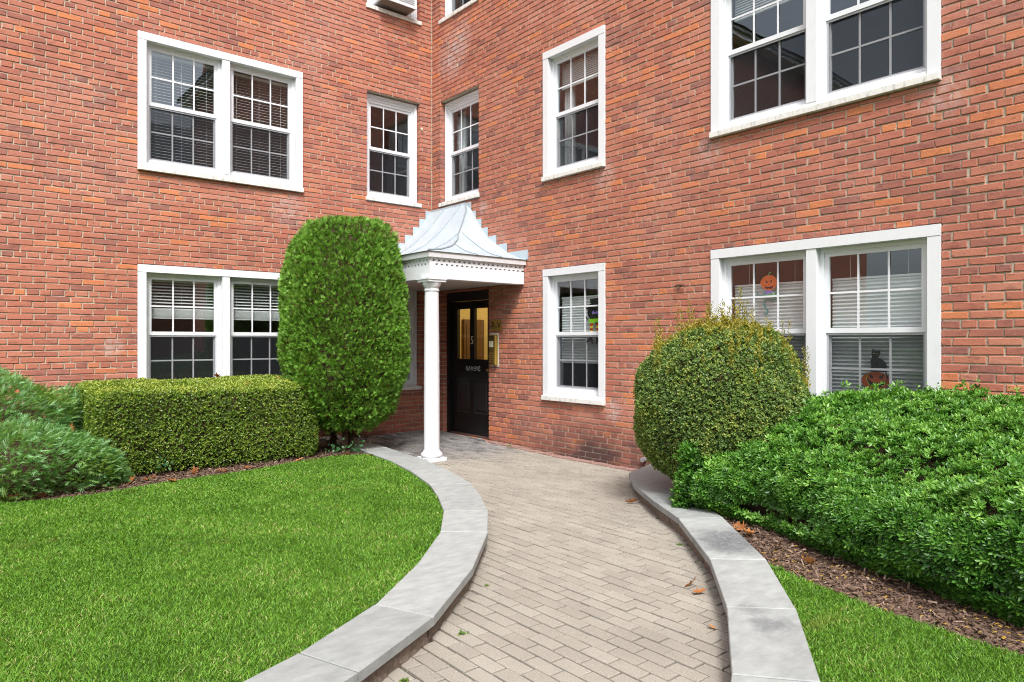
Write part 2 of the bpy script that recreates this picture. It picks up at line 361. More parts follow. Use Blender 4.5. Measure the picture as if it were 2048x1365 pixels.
# ---------------------------------------------------------------- ground, beds, lawns, path
KL = [(-1.67, -.25, -2.00, -.25, 1), (-1.72, -1.65, -2.05, -1.62, 1), (-1.83, -2.55, -2.16, -2.50, 0), (-1.97, -3.25, -2.30, -3.10, 1), (-2.22, -4.02, -2.53, -3.82, 1),
      (-2.431, -4.433, -2.735, -4.25, 0), (-2.717, -4.902, -2.973, -4.689, 1), (-3.092, -5.383, -3.325, -5.164, 1), (-3.607, -5.905, -3.80, -5.634, 0),
      (-4.168, -6.353, -4.30, -6.042, 1), (-4.693, -6.625, -4.80, -6.317, 1), (-5.3, -6.86, -5.4, -6.54, 0), (-6.0, -7.05, -6.05, -6.72, 1), (-7.2, -7.25, -7.2, -6.92, 1)]
KR = [(-.738, -4.591, -.16, -4.40, 1), (-1.122, -4.982, -.80, -5.28, 0), (-1.511, -5.522, -1.23, -5.74, 1), (-1.809, -5.983, -1.545, -6.18, 1), (-2.435, -6.671, -2.191, -6.891, 1),
      (-3.013, -7.161, -2.783, -7.39, 1), (-3.598, -7.563, -3.397, -7.813, 1), (-4.25, -7.9, -4.1, -8.19, 0), (-5.0, -8.15, -4.93, -8.47, 1), (-6.2, -8.4, -6.17, -8.72, 1)]
def gh(x, y): return .066*np.maximum(0, 1-np.hypot(x, y)/2.9)
g = MB(); g.poly([(-200, -200, -.03), (200, -200, -.03), (200, 200, -.03), (-200, 200, -.03)]); g.build('ground', 'turf', kind='structure')
path_poly = [(-.02, -.02)]+[(-1.64, -.02)]+[(a-.02, b) for a, b, *_ in KL]+[(-7.2, -8.5)]+[(a+.02, b-.02) for a, b, *_ in KR[::-1]]+[(-.02, -4.5)]
def inpoly(X, Y, poly):
    r = np.zeros(len(X), bool); n = len(poly)
    for i in range(n):
        (x1, y1), (x2, y2) = poly[i], poly[(i+1) % n]
        c = ((y1 > Y) != (y2 > Y)) & (X < (x2-x1)*(Y-y1)/((y2-y1) or 1e-12)+x1); r ^= c
    return r
pm = MB(); pm.poly([(x, y, -.016) for x, y in path_poly]); path = pm.build('path', 'sand', kind='structure')
# soil of the beds, and the lawns laid on it
inL = [(c, d) for a, b, c, d, _ in KL]; inR = [(c, d) for a, b, c, d, _ in KR]
bl = MB(); bl.poly([(x-.0, y, .096) for x, y in [(-2.0, -.01)]+inL+[(-14, -7.0), (-14, -.01)]]); bl.build('flower_bed', 'soil', kind='structure')
br = MB(); br.poly([(x, y, .098) for x, y in [(-.01, -4.42)]+inR+[(-6.2, -12), (-.01, -12)]]); br.build('flower_bed', 'soil', kind='structure')
EDGE_L = [(-2.06, -1.86), (-2.48, -1.72), (-2.876, -1.80), (-3.48, -1.985), (-4.248, -2.07), (-4.848, -2.25), (-5.204, -2.235), (-5.53, -2.15), (-7, -2.2), (-13, -2.3)]
LAWN_L = EDGE_L+[(-13, -6.9)]+inL[2:][::-1]
EDGE_R = [(-2.19, -6.90), (-2.33, -7.285), (-2.43, -7.676), (-2.49, -8.222), (-2.6, -9.5), (-2.7, -11.9)]
LAWN_R = EDGE_R+[(-6.2, -11.9)]+[(-6.17, -8.72), (-4.93, -8.47), (-4.1, -8.19), (-3.397, -7.813), (-2.783, -7.39)]
for P in (LAWN_L, LAWN_R):
    b = MB(); b.poly([(x, y, .106) for x, y in P]); b.build('lawn', 'turf', kind='structure')

def proj(P):
    d = P[:, :2]-CAM[:2]; z = d@FW; x = d@RT
    return 512+698.5*x/np.maximum(z, .01), 341-698.5*(P[:, 2]-CAM[2])/np.maximum(z, .01), z

# pavers in running bond, rows along the wing on the right
PW, PL = .0875, .173
cells = []
for k in range(0, 92):
    for j in range(-1, 56):
        cells.append((-k*PW-PW/2-.02, -(j+(.5 if k % 2 else 0))*PL-PL/2))
cells = np.array(cells); keep = inpoly(cells[:, 0], cells[:, 1], path_poly)
edge = np.zeros(len(cells), bool)
for dx, dy in ((.07, 0), (-.07, 0), (0, .11), (0, -.11)): edge |= inpoly(cells[:, 0]+dx, cells[:, 1]+dy, path_poly)
cells = cells[keep | edge]
cells = cells[~((cells[:, 0] > -.13) & (cells[:, 1] > -4.5) & (cells[:, 1] < -1.45)) & (cells[:, 0] < -.04) & (cells[:, 1] < -.06)]
u, v, z = proj(np.c_[cells, np.zeros(len(cells))])
vis = (u > -20) & (u < 1044) & (v < 700) & (z > .5)
order = np.argsort(np.where(vis, z, 99)); near = set(order[:300].tolist())
def paver_mb(b, cx, cy, cz, w, l, tilt):
    g = .0050; ch = .003; x0, x1, y0, y1 = cx-w/2+g, cx+w/2-g, cy-l/2+g, cy+l/2-g
    T = lambda x, y, z: (x, y, z+cz+tilt[0]*(x-cx)+tilt[1]*(y-cy))
    lo = b.pts([T(x0, y0, -.03), T(x1, y0, -.03), T(x1, y1, -.03), T(x0, y1, -.03)])
    m = b.pts([T(x0, y0, -ch), T(x1, y0, -ch), T(x1, y1, -ch), T(x0, y1, -ch)])
    t = b.pts([T(x0+ch, y0+ch, 0), T(x1-ch, y0+ch, 0), T(x1-ch, y1-ch, 0), T(x0+ch, y1-ch, 0)])
    for a, c in ((lo, m), (m, t)):
        for i in range(4): j = (i+1) % 4; b.face((a+i, a+j, c+j, c+i))
    b.face((t, t+1, t+2, t+3))
vars_ = []
for i in range(5):
    b = MB(); b.tint = 0; paver_mb(b, 0, 0, 0, PW, PL, rng.normal(0, .006, 2)); o = b.build('paver', 'paver', path); vars_.append(o.data); bpy.data.objects.remove(o)
far = MB()
for i, (x, y) in enumerate(cells):
    h = gh(x, y)+rng.normal(0, .0012)
    if i in near: add_obj('paver', vars_[i % 5], (x+rng.normal(0, .0015), y+rng.normal(0, .0015), h-.03), path)
    else: far.tint = rng.random(); paver_mb(far, x, y, h, PW, PL, rng.normal(0, .006, 2))
far.build('paver_field', 'paver', path, kind='stuff')
y = -1.52
while y > -4.36:
    b = MB(); w = .062+rng.normal(0, .003); b.box(-.125, -.012, y-w, y-.005, -.03, gh(-.1, y)+.012+rng.normal(0, .004)); b.build('edging_brick', 'edging', path); y -= w+.003

# low kerb walls
def kerb(K, label, flip):
    root = empty('garden_wall', (*np.mean([(a, b) for a, b, *_ in K], 0), 0), label=label, cat='low wall', group='low curved walls along the path')
    seg = [0]+[i for i in range(1, len(K)) if K[i][4]]
    js = [i for i in range(len(K)) if K[i][4]]
    for i, j in zip(js, js[1:]):
        out = [np.array(K[k][:2]) for k in range(i, j+1)]; inn = [np.array(K[k][2:4]) for k in range(i, j+1)]
        if len(out) == 2:
            pass
        def pull(P):
            d0 = P[1]-P[0]; d1 = P[-2]-P[-1]
            P[0] = P[0]+d0/np.linalg.norm(d0)*.0045; P[-1] = P[-1]+d1/np.linalg.norm(d1)*.0045
        pull(out); pull(inn)
        b = MB(); b.tint = rng.random(); dz = rng.normal(0, .0015)
        b.prism([tuple(p) for p in out]+[tuple(p) for p in inn[::-1]], .086+dz, .132+dz, .004); b.build('coping_stone', 'cope', root)
        # split-face base blocks under the stone, set back from its edge
        for (p, q), (s, t) in zip(zip(out, out[1:]), zip(inn, inn[1:])):
            n = max(1, round(np.linalg.norm(q-p)/.30))
            for m in range(n):
                f0, f1 = m/n+.004, (m+1)/n-.004
                A, B = p+(q-p)*f0, p+(q-p)*f1; D, E_ = s+(t-s)*f0, s+(t-s)*f1
                A2, B2 = A+(D-A)*.10, B+(E_-B)*.10; D2, E2 = A+(D-A)*.9, B+(E_-B)*.9
                b = MB(); b.tint = rng.random(); nn = 6; cols = []
                zs = [-.03, .01, .045, .085]
                for zz in zs:
                    row = []
                    for h in range(nn+1):
                        P0 = A2+(B2-A2)*h/nn; dirn = (A-D)/np.linalg.norm(A-D)
                        row.append((*(P0+dirn*rng.uniform(-.004, .012)), zz))
                    cols.append(b.pts(row))
                for r0, r1 in zip(cols, cols[1:]):
                    for h in range(nn): b.face((r0+h, r0+h+1, r1+h+1, r1+h))
                k = b.pts([(*D2, -.03), (*E2, -.03), (*E2, .085), (*D2, .085)])
                b.face((k, k+1, k+2, k+3)); b.face((cols[-1], *[cols[-1]+h for h in range(1, nn+1)], k+2, k+3))
                b.face((cols[0], cols[1], cols[2], cols[3], k+3, k)); b.face((cols[0]+nn, cols[1]+nn, cols[2]+nn, cols[3]+nn, k+2, k+1))
                b.build('base_block', 'block', root)
    return root
kerb(KL, 'low curved wall with pale bluestone coping round the big lawn', 1)
kerb(KR, 'low curved wall with stained bluestone coping beside the glossy hedge', -1)

# ---------------------------------------------------------------- the brick building
BLD = empty('brick_building', (0, 0, 0), label='red brick apartment building with two wings meeting at the porch corner', cat='building')
Z1, Z1t, Z2, Z2t, Z3, Z3t = .675, 2.3195, 3.4215, 5.053, 6.21, 7.84
WIN = [  # side, s0, s1, z0, z1, kind, style, blind, label
    ('L', 2.085, 4.095, Z2, Z2t, 'double', 'cased', 'venetian', 'upper double window with fine venetian blinds on the left wing'),
    ('L', 2.085, 4.095, Z1, Z1t, 'double', 'cased', 'halfblind', 'lower double window with half raised blinds above the clipped hedge'),
    ('L', .216, 1.111, Z2+.03, Z2t-.02, 'single', 'deep', None, 'narrow upper window on the left wing beside the inner corner'),
    ('L', .216, 1.111, Z1, Z1t-.02, 'single', 'deep', None, 'narrow window under the canopy behind the white column'),
    ('L', .216, 1.111, Z3+.02, Z3t, 'single', 'deep', None, 'top floor window that holds the air conditioner'),
    ('R', .24, 1.195, Z2+.03, Z2t-.02, 'single', 'deep', None, 'narrow upper window just above the canopy roof'),
    ('R', .24, 1.195, Z3+.02, Z3t, 'single', 'deep', None, 'top floor window on the right wing beside the corner'),
    ('R', 2.561, 3.607, Z2, Z2t, 'single', 'cased', 'topblind', 'upper single window with white casing and a blind across its top'),
    ('R', 2.561, 3.607, Z1, Z1t, 'single', 'cased', 'shade', 'lower single window with the cauldron decoration'),
    ('R', 5.03, 7.078, Z2, Z2t, 'double', 'cased', 'topblind', 'large upper double window on the right wing'),
    ('R', 5.03, 7.078, Z1, Z1t, 'double', 'cased', 'shade', 'lower double window with pleated shades and the pumpkin decorations'),
]
DOOR = (.306, 1.426, .03, 2.135)
H, BL_, HP = .0667, .227, 1.542
ZT = 8.3
def openings(side): return [(w[1], w[2], w[3], w[4]) for w in WIN if w[0] == side]+([DOOR] if side == 'R' else [])
LIM = {'L': 7.6, 'R': 9.3}
WALLS = {}
CHOSEN = []
for side in 'LR':
    ops = openings(side); S1 = LIM[side]
    b = wmb(side)
    ss = sorted({-.02, S1, *[o[0]-.008 for o in ops], *[o[1]+.008 for o in ops]}); zs = sorted({-.1, ZT, *[o[2]-.008 for o in ops], *[o[3]+.008 for o in ops]})
    for a, c in zip(ss, ss[1:]):
        for d, e in zip(zs, zs[1:]):
            m, n = (a+c)/2, (d+e)/2
            if any(o[0]-.008 < m < o[1]+.008 and o[2]-.008 < n < o[3]+.008 for o in ops): continue
            b.poly([(a, -.0095, d), (c, -.0095, d), (c, -.0095, e), (a, -.0095, e)])
    for o in ops:     # mortar jambs of the openings
        a, c, d, e = o[0]-.008, o[1]+.008, o[2]-.008, o[3]+.008
        for q in ([(a, d), (a, e)], [(c, d), (c, e)], [(a, e), (c, e)], [(a, d), (c, d)]):
            (p0, p1), (p2, p3) = q
            b.poly([(p0, -.0095, p1), (p2, -.0095, p3), (p2, -.22, p3), (p0, -.22, p1)])
    wall = b.build('wall', 'mortar', BLD); WALLS[side] = wall
    bricks = []
    k0 = int((HP+H/2+.1)/H)
    z = HP-H/2-k0*H; k = -k0
    while z < ZT:
        header = k % 6 == 0
        pitch = BL_/2 if header else BL_
        off = (BL_*.25 if header else (0 if k % 2 else BL_/2))
        # cut positions of this course
        zc0, zc1 = z, z+H
        marks = sorted({0.0, S1, *[o[0] for o in ops], *[o[1] for o in ops]})
        spans = []
        for a, c in zip(marks, marks[1:]):
            m = (a+c)/2; lo, hi = zc0, zc1
            for o in ops:
                if o[0] < m < o[1]:
                    if o[2] <= zc0 and o[3] >= zc1: lo = hi
                    elif zc0 < o[2] < zc1: hi = min(hi, o[2])
                    elif zc0 < o[3] < zc1: lo = max(lo, o[3])
            if hi-lo < .018: continue
            if spans and spans[-1][1] == a and spans[-1][2:] == (lo, hi): spans[-1] = (spans[-1][0], c, lo, hi)
            else: spans.append((a, c, lo, hi))
        for a, c, lo, hi in spans:
            cuts = [a]; s = math.floor((a-off)/pitch)*pitch+off
            while s < c:
                j = s+rng.normal(0, .004)
                if j-cuts[-1] > .05 and c-j > .05: cuts.append(j)
                s += pitch
            cuts.append(c)
            for p, q in zip(cuts, cuts[1:]): bricks.append((p, q, lo, hi, a == p and a > .01, q == c and c < S1-.01))
        z += H; k += 1
    cen = np.array([(b_[0]+b_[1])/2 for b_ in bricks]); cz = np.array([(b_[2]+b_[3])/2 for b_ in bricks])
    W3 = np.c_[-cen, 0*cen, cz] if side == 'L' else np.c_[0*cen, -cen, cz]
    uu, vv, zz = proj(W3)
    ok = (uu > -8) & (uu < 1030) & (vv > -6) & (vv < 385)
    WALLS[side+'b'] = (bricks, ok, zz)
allz = np.concatenate([np.where(WALLS[s+'b'][1], WALLS[s+'b'][2], 99) for s in 'LR'])
zcut = np.sort(allz)[299]
def brick_shape(b, s0, s1, z0, z1, flag=(False, False)):
    g0 = .0 if flag[0] else .0058; g1 = .0 if flag[1] else .0058; gz = .0056; n = .0025*rng.standard_normal(4); n1 = .0011*rng.standard_normal()
    ch = .0042
    a0, a1 = s0+g0, s1-g1; c0, c1 = z0+gz, z1-gz
    J = lambda: .0019*rng.standard_normal()
    q = [(a0+J(), c0+J()), (a1+J(), c0+J()), (a1+J(), c1+J()), (a0+J(), c1+J())]
    m = ((a0+a1)/2, (c0+c1)/2); dz = [n1+.0006*rng.standard_normal() for _ in range(4)]
    B = b.pts([(x, -.10, zz) for x, zz in q]); F = b.pts([(x, d-ch, zz) for (x, zz), d in zip(q, dz)])
    T = b.pts([(x+(ch if x < m[0] else -ch), d, zz+(ch if zz < m[1] else -ch)) for (x, zz), d in zip(q, dz)])
    for A, D in ((B, F), (F, T)):
        for i in range(4): j = (i+1) % 4; b.face((A+i, A+j, D+j, D+i))
    b.face((T, T+1, T+2, T+3))
VAR = {}
def tintval():
    r = rng.random()
    return min(.999, max(0, rng.normal(.52, .19))) if r < .86 else (rng.uniform(.92, 1) if r < .915 else rng.uniform(0, .15))
for side in 'LR':
    bricks, ok, zz = WALLS[side+'b']; rest = wmb(side)
    for (p, q, lo, hi, f0, f1), o, dz in zip(bricks, ok, zz):
        if o and dz <= zcut:
            ln = round((q-p)/.012); key = (side, ln, f0, f1, round((hi-lo)/.01))
            v_ = VAR.setdefault(key, [])
            if len(v_) < 5:
                b = wmb(side); b.tint = 0; brick_shape(b, 0, q-p, 0, hi-lo, (f0, f1)); ob = b.build('brick', 'brick', WALLS[side], flip=side == 'R'); v_.append((ob.data, ob)); 
                lo3 = np.array(ob.location)+ORG[WALLS[side].name]; off = lo3; v_[-1] = (ob.data, off)
                bpy.data.objects.remove(ob)
            me, off = v_[rng.integers(len(v_))]
            sh = np.array(L_((p, 0, lo)) if side == 'L' else R_((p, 0, lo)))
            add_obj('brick', me, off+sh, WALLS[side])
        else:
            rest.tint = tintval(); brick_shape(rest, p, q, lo, hi, (f0, f1))
    rest.build('brickwork', 'brick', WALLS[side], kind='stuff', flip=side == 'R')
# plain run of each wing past the edge of the view, with eaves and roof
for side, S0, S1 in (('L', LIM['L'], 15.0), ('R', LIM['R'], 12.6)):
    b = wmb(side); b.box(S0+.002, S1, -.3, -.001, -.1, ZT); b.build('end_wall', 'farbrick', BLD)
    b = wmb(side); b.box(-.0, S1+.2, -.3, .28, ZT+.002, ZT+.22); b.build('eaves', 'white', BLD)
    b = wmb(side); A = [(-5, -5, ZT+4.2), (S1+.3, -5, ZT+4.2), (S1+.3, .34, ZT+.225), (.34 if side == 'L' else -.0, .34, ZT+.225)]
    b.poly(A); b.poly([(x, n, z-.12) for x, n, z in A]); b.poly([(x, n, z) for x, n, z in (A[2], A[1], (A[1][0], A[1][1], A[1][2]-.12), (A[2][0], A[2][1], A[2][2]-.12))]); b.build('roof', 'slate', BLD)
b = MB(); b.box(.3, 6, -12.6, -12.3, -.1, ZT+2); b.build('end_wall', 'farbrick', BLD)

def unit(side, root, s0, s1, z0, z1, n0, blind, curtain=False, top_hidden=False, ac=False):
    """one double-hung unit in the clear opening s0..s1, z0..z1, its outer face at depth n0"""
    mk = lambda: wmb(side)
    fl = side == 'R'
    b = mk(); b.ring(s0, s1, z0, z1, .034, n0-.075, n0); b.ring(s0+.034, s1-.034, z0+.034, z1-.034, .010, n0-.075, n0-.012); b.build('frame', 'white2', root, flip=fl)
    a0, a1, c0, c1 = s0+.044, s1-.044, z0+.044, z1-.044; mid = (c0+c1)/2
    def sash(zz0, zz1, nb, nf, rail, scr):
        b = mk(); w = .030
        b.box(a0, a0+w, nb, nf, zz0, zz1); b.box(a1-w, a1, nb, nf, zz0, zz1); b.box(a0+w, a1-w, nb, nf, zz1-(rail if scr else w), zz1); b.box(a0+w, a1-w, nb, nf, zz0, zz0+(w if scr else rail))
        b.build('sash', 'white2', root, flip=fl)
        ng = (nb+nf)/2; b = mk(); m = .0085
        for i in (1, 2): x = a0+w+(a1-a0-2*w)*i/3; b.box(x-m, x+m, ng+.004, ng+.010, zz0+w, zz1-w)
        zc = (zz0+zz1)/2
        for i in range(3): x0 = a0+w+(a1-a0-2*w)*i/3+(m if i else 0); x1 = a0+w+(a1-a0-2*w)*(i+1)/3-(m if i < 2 else 0); b.box(x0, x1, ng+.004, ng+.010, zc-m, zc+m)
        b.build('muntin_grid', 'white2', root, flip=fl)
        b = mk(); b.poly([(a0+w-.004, ng, zz0+w-.004), (a1-w+.004, ng, zz0+w-.004), (a1-w+.004, ng, zz1-w+.004), (a0+w-.004, ng, zz1-w+.004)]); b.build('pane', 'glass', root, flip=fl)
    sash(mid-.022, c1, n0-.040, n0-.016, .044, False)
    if not ac:
        sash(c0, mid+.020, n0-.070, n0-.044, .04, True)
        b = mk(); b.ring(a0, a1, c0, mid-.024, .017, n0-.038, n0-.026); b.build('screen_frame', 'alu', root, flip=fl)
        b = mk(); b.poly([(a0+.015, n0-.032, c0+.015), (a1-.015, n0-.032, c0+.015), (a1-.015, n0-.032, mid-.039), (a0+.015, n0-.032, mid-.039)]); b.build('insect_screen', 'screen', root, flip=fl)
    x0, x1 = a0+.008, a1-.008; nb = n0-.125
    if blind in ('venetian', 'halfblind'):
        ztop = c1-.02; zbot = c0+.03 if blind == 'venetian' else mid+.20
        b = mk(); b.box(x0, x1, nb-.02, nb+.015, ztop-.03, ztop); z = ztop-.05; st = .038 if blind == 'halfblind' else .036
        while z > zbot+(.10 if blind == 'halfblind' else .0):
            tl = .010 if blind == 'halfblind' else .0075
            b.poly([(x0, nb-.017, z+tl), (x1, nb-.017, z+tl), (x1, nb+.017, z-tl), (x0, nb+.017, z-tl)]); z -= st
        if blind == 'halfblind':
            for i in range(14): b.box(x0, x1, nb-.017, nb+.017, zbot+.0072*i, zbot+.0072*i+.005)
        b.box(x0, x1, nb-.017, nb+.017, zbot-.018, zbot-.004)
        b.build('blind', 'blind', root, flip=fl)
        b = mk()
        for f in (.12, .5, .88): x = x0+(x1-x0)*f; b.box(x-.0015, x+.0015, nb+.019, nb+.021, zbot, ztop)
        b.build('blind_cord', 'blind', root, flip=fl)
    elif blind == 'shade':
        zt = c1-.235; zb = c0-.0 if s0 > 4 else c0+.33
        b = mk(); n = int((zt-zb)/.032)
        rows = []
        for i in range(n*2+1): z = zt-(zt-zb)*i/(n*2); nn = nb+(.011 if i % 2 else -.004); rows.append(b.pts([(x0, nn, z), (x1, nn, z)]))
        for r0, r1 in zip(rows, rows[1:]): b.face((r0, r0+1, r1+1, r1))
        b.box(x0, x1, nb-.012, nb+.014, zt+.001, zt+.018); b.box(x0, x1, nb-.012, nb+.014, zb-.018, zb-.001); b.build('pleated_shade', 'shade', root, flip=fl)
        b = mk()
        for f in (.2, .8): x = x0+(x1-x0)*f; b.box(x-.0012, x+.0012, nb, nb+.002, zt+.018, c1)
        b.build('shade_cord', 'blind', root, flip=fl)
    elif blind == 'topblind':
        zb = mid+.36; b = mk(); z = c1-.03
        while z > zb: b.poly([(x0, nb-.008, z+.014), (x1, nb-.008, z+.014), (x1, nb+.008, z-.014), (x0, nb+.008, z-.014)]); z -= .025
        b.box(x0, x1, nb-.01, nb+.012, zb-.02, zb); b.build('blind', 'blind', root, flip=fl)
    if curtain:
        b = mk(); rows = []
        for (f0, f1) in ((0.0, .22),):
            N = 30; xs = [x0+(x1-x0)*(f0+(f1-f0)*i/N) for i in range(N+1)]
            t = b.pts([(x, nb-.06+.02*math.sin(i*1.3), c1) for i, x in enumerate(xs)]); l = b.pts([(x, nb-.06+.025*math.sin(i*1.3+.4), c0) for i, x in enumerate(xs)])
            for i in range(N): b.face((t+i, t+i+1, l+i+1, l+i))
        b.build('curtain', 'curtain', root, flip=fl)

def window(side, s0, s1, z0, z1, kind, style, blind, label):
    m = L_ if side == 'L' else R_; fl = side == 'R'
    root = empty('window', m(((s0+s1)/2, 0, z0)), BLD, label=label)
    b = wmb(side)
    if style == 'cased':
        cw = .092; sh = .056; zt = z1-.006
        b0, b1 = -.10, .017
        b.box(s0, s0+cw, b0, b1, z0+sh, z1-cw-.002); b.build('casing_board', 'white', root, flip=fl)
        b = wmb(side); b.box(s1-cw, s1, b0, b1, z0+sh, z1-cw-.002); b.build('casing_board', 'white', root, flip=fl)
        b = wmb(side); b.box(s0, s1, b0, b1+.003, z1-cw, z1-.004); b.build('head_board', 'white', root, flip=fl)
        b = wmb(side); b.box(s0-.002, s1+.002, b0, b1+.030, z0, z0+sh-.002, .003); b.build('sill', 'sill', root, flip=fl)
        b = wmb(side); b.box(s0+cw, s1-cw, b0, b1-.008, z0+sh, z0+sh+.040); b.box(s0+cw, s1-cw, b0, -.058, z0+sh+.040, z0+sh+.055); b.build('subsill', 'white', root, flip=fl)
        n0 = -.062; lo, hi = z0+sh+.055, z1-cw-.001
        if kind == 'double':
            c = (s0+s1)/2; b = wmb(side); b.box(c-.045, c+.045, b0, b1-.004, z0+sh+.0405, z1-cw-.001); b.build('mullion', 'white', root, flip=fl)
            us = [(s0+cw, c-.045), (c+.045, s1-cw)]
        else: us = [(s0+cw, s1-cw)]
        # slim drip cap and dark mortar joint at the head
    else:
        sh = .056; b.box(s0-.02, s1+.02, -.10, .024, z0, z0+sh, .003); b.build('sill', 'sill', root, flip=fl)
        fz = z0+sh
        b = wmb(side); b.ring(s0, s1, fz, z1, .052, -.16, -.085); b.box(s0+.052, s1-.052, -.16, -.10, z1-.085, z1-.052); b.build('brick_mould', 'white', root, flip=fl)
        b = wmb(side); b.ring(s0+.012, s1-.012, fz+.012, z1-.012, .022, -.085, -.072); b.build('trim_bead', 'white2', root, flip=fl)
        n0 = -.11; lo, hi = fz+.052, z1-.085; us = [(s0+.052, s1-.052)]
    for i, (a, c) in enumerate(us):
        unit(side, root, a, c, lo, hi, n0, ('topblind' if (blind != 'topblind' or kind == 'single' or i == 0) else None) if blind == 'topblind' else blind,
             curtain=(blind == 'topblind' and kind == 'single') or (style == 'deep' and side == 'R' and z0 < 4), ac='air conditioner' in label)
    # dim room behind the glass
    b = wmb(side); r0, r1, t0, t1, d0, d1 = s0-.35, s1+.35, max(.05, z0-.6), z1+.25, -.235, -3.0
    b.poly([(r0, d1, t0), (r1, d1, t0), (r1, d1, t1), (r0, d1, t1)]); b.poly([(r0, d0, t0), (r0, d1, t0), (r0, d1, t1), (r0, d0, t1)]); b.poly([(r1, d0, t0), (r1, d1, t0), (r1, d1, t1), (r1, d0, t1)])
    b.poly([(r0, d0, t0), (r1, d0, t0), (r1, d1, t0), (r0, d1, t0)]); b.poly([(r0, d0, t1), (r1, d0, t1), (r1, d1, t1), (r0, d1, t1)])
    for q in ((r0, s0, t0, t1), (s1, r1, t0, t1), (s0, s1, t0, z0), (s0, s1, z1, t1)): b.poly([(q[0], d0, q[2]), (q[1], d0, q[2]), (q[1], d0, q[3]), (q[0], d0, q[3])])
    b.build('room', 'room', root)
    return root
for w in WIN: window(*w)

# ---------------------------------------------------------------- door in its recess
s0, s1, z0, z1 = DOOR; zf = .055
DR = empty('door', R_(((s0+s1)/2, -.12, zf)), BLD, label='black glazed door with number 5 between two tall panes')
b = wmb('R'); b.box(s0, s0+.05, -.20, -.07, zf-.03, z1); b.box(s1-.05, s1, -.20, -.07, zf-.03, z1); b.box(s0+.05, s1-.05, -.20, -.07, z1-.13, z1)
b.box(s0+.05, s0+.075, -.20, -.115, zf, z1-.13); b.box(s1-.075, s1-.05, -.20, -.115, zf, z1-.13); b.build('door_frame', 'black', DR, flip=True)
b = wmb('R'); b.box(s0, s1, -.24, .02, -.02, zf-.032); b.build('threshold', 'cope', DR)
b = wmb('R'); b.box(s0+.05, s1-.05, -.20, -.09, zf-.030, zf-.006); b.build('threshold_strip', 'rust', DR)
a0, a1, c0, c1 = s0+.078, s1-.078, zf, z1-.135; nb, nf = -.185, -.135; st = .105
mid = (a0+a1)/2; rail0, rail1 = 1.14, .86
b = wmb('R'); b.box(a0, a0+st, nb, nf, c0, c1); b.box(a1-st, a1, nb, nf, c0, c1); b.box(mid-.045, mid+.045, nb, nf, c0+.30, c1-.10)
for (p, q) in ((a0+st, mid-.045), (mid+.045, a1-st)):
    b.box(p, q, nb, nf, c1-.10, c1); b.box(p, q, nb, nf, rail1, rail0); b.box(p, q, nb, nf, c0, c0+.30)
b.box(mid-.045, mid+.045, nb, nf, c1-.10, c1); b.box(mid-.045, mid+.045, nb, nf, c0, c0+.30)
b.build('door_leaf', 'black', DR, flip=True)
for (p, q) in ((a0+st, mid-.045), (mid+.045, a1-st)):
    b = wmb('R'); b.box(p, q, nb+.015, nf-.018, c0+.30, rail1); b.box(p+.05, q-.05, nf-.018, nf-.006, c0+.35, rail1-.05, .006); b.ring(p, q, c0+.30, rail1, .012, nf-.018, nf+.003); b.build('door_panel', 'blackpanel', DR, flip=True)
    b = wmb('R'); b.poly([(p, -.16, rail0), (q, -.16, rail0), (q, -.16, c1-.10), (p, -.16, c1-.10)]); b.build('pane', 'glass', DR, flip=True)
    b = wmb('R'); b.ring(p, q, rail0, c1-.10, .010, -.157, nf+.002); b.build('glazing_bead', 'blackpanel', DR, flip=True)
b = wmb('R'); kx, kz = a1-.052, 1.0
b.tube([(kx, nf, kz), (kx, nf+.03, kz)], .011, .009, 10); b.tube([(kx, nf+.028, kz), (kx, nf+.036, kz), (kx, nf+.052, kz), (kx, nf+.066, kz), (kx, nf+.072, kz)], .022, .014, 12); b.build('door_knob', 'brass', DR, smooth=True)
def text(name, body, size, loc, rot, mat, parent, ext=.002, **kw):
    cu = bpy.data.curves.new(name, 'FONT'); cu.body = body; cu.size = size; cu.extrude = ext; cu.align_x = 'CENTER'; cu.align_y = 'CENTER'; cu.materials.append(M[mat])
    cu.resolution_u = 3
    tmp = bpy.data.objects.new('lettering', cu); C.objects.link(tmp); bpy.context.view_layer.update()
    me = bpy.data.meshes.new_from_object(tmp.evaluated_get(bpy.context.evaluated_depsgraph_get())); bpy.data.objects.remove(tmp); me.name = name
    o = add_obj(name, me, loc, parent, **kw); o.rotation_euler = rot; return o
RR = (math.pi/2, 0, -math.pi/2)      # lettering that faces away from the right wing
text('house_number', '5', .165, R_((mid, nf+.004, 1.42)), RR, 'cream', DR)
text('worn_lettering', 'RAVENS', .10, R_((mid+.02, nf+.003, 1.01)), RR, 'pgrey', DR, .0008)
# scuffs that ate most of the lettering
b = wmb('R')
for i in range(45):
    x, z = mid+.02+rng.uniform(-.23, .23), 1.01+rng.uniform(-.05, .05); r = rng.uniform(.006, .015); a = rng.uniform(0, 3)
    P = [(x+r*math.cos(a+t)*rng.uniform(.6, 1.2), nf+.0052, z+r*.8*math.sin(a+t)*rng.uniform(.6, 1.2)) for t in np.linspace(0, 6.28, 7)[:-1]]; b.poly(P)
b.build('paint_scuff', 'black', DR, flip=True, kind='stuff')
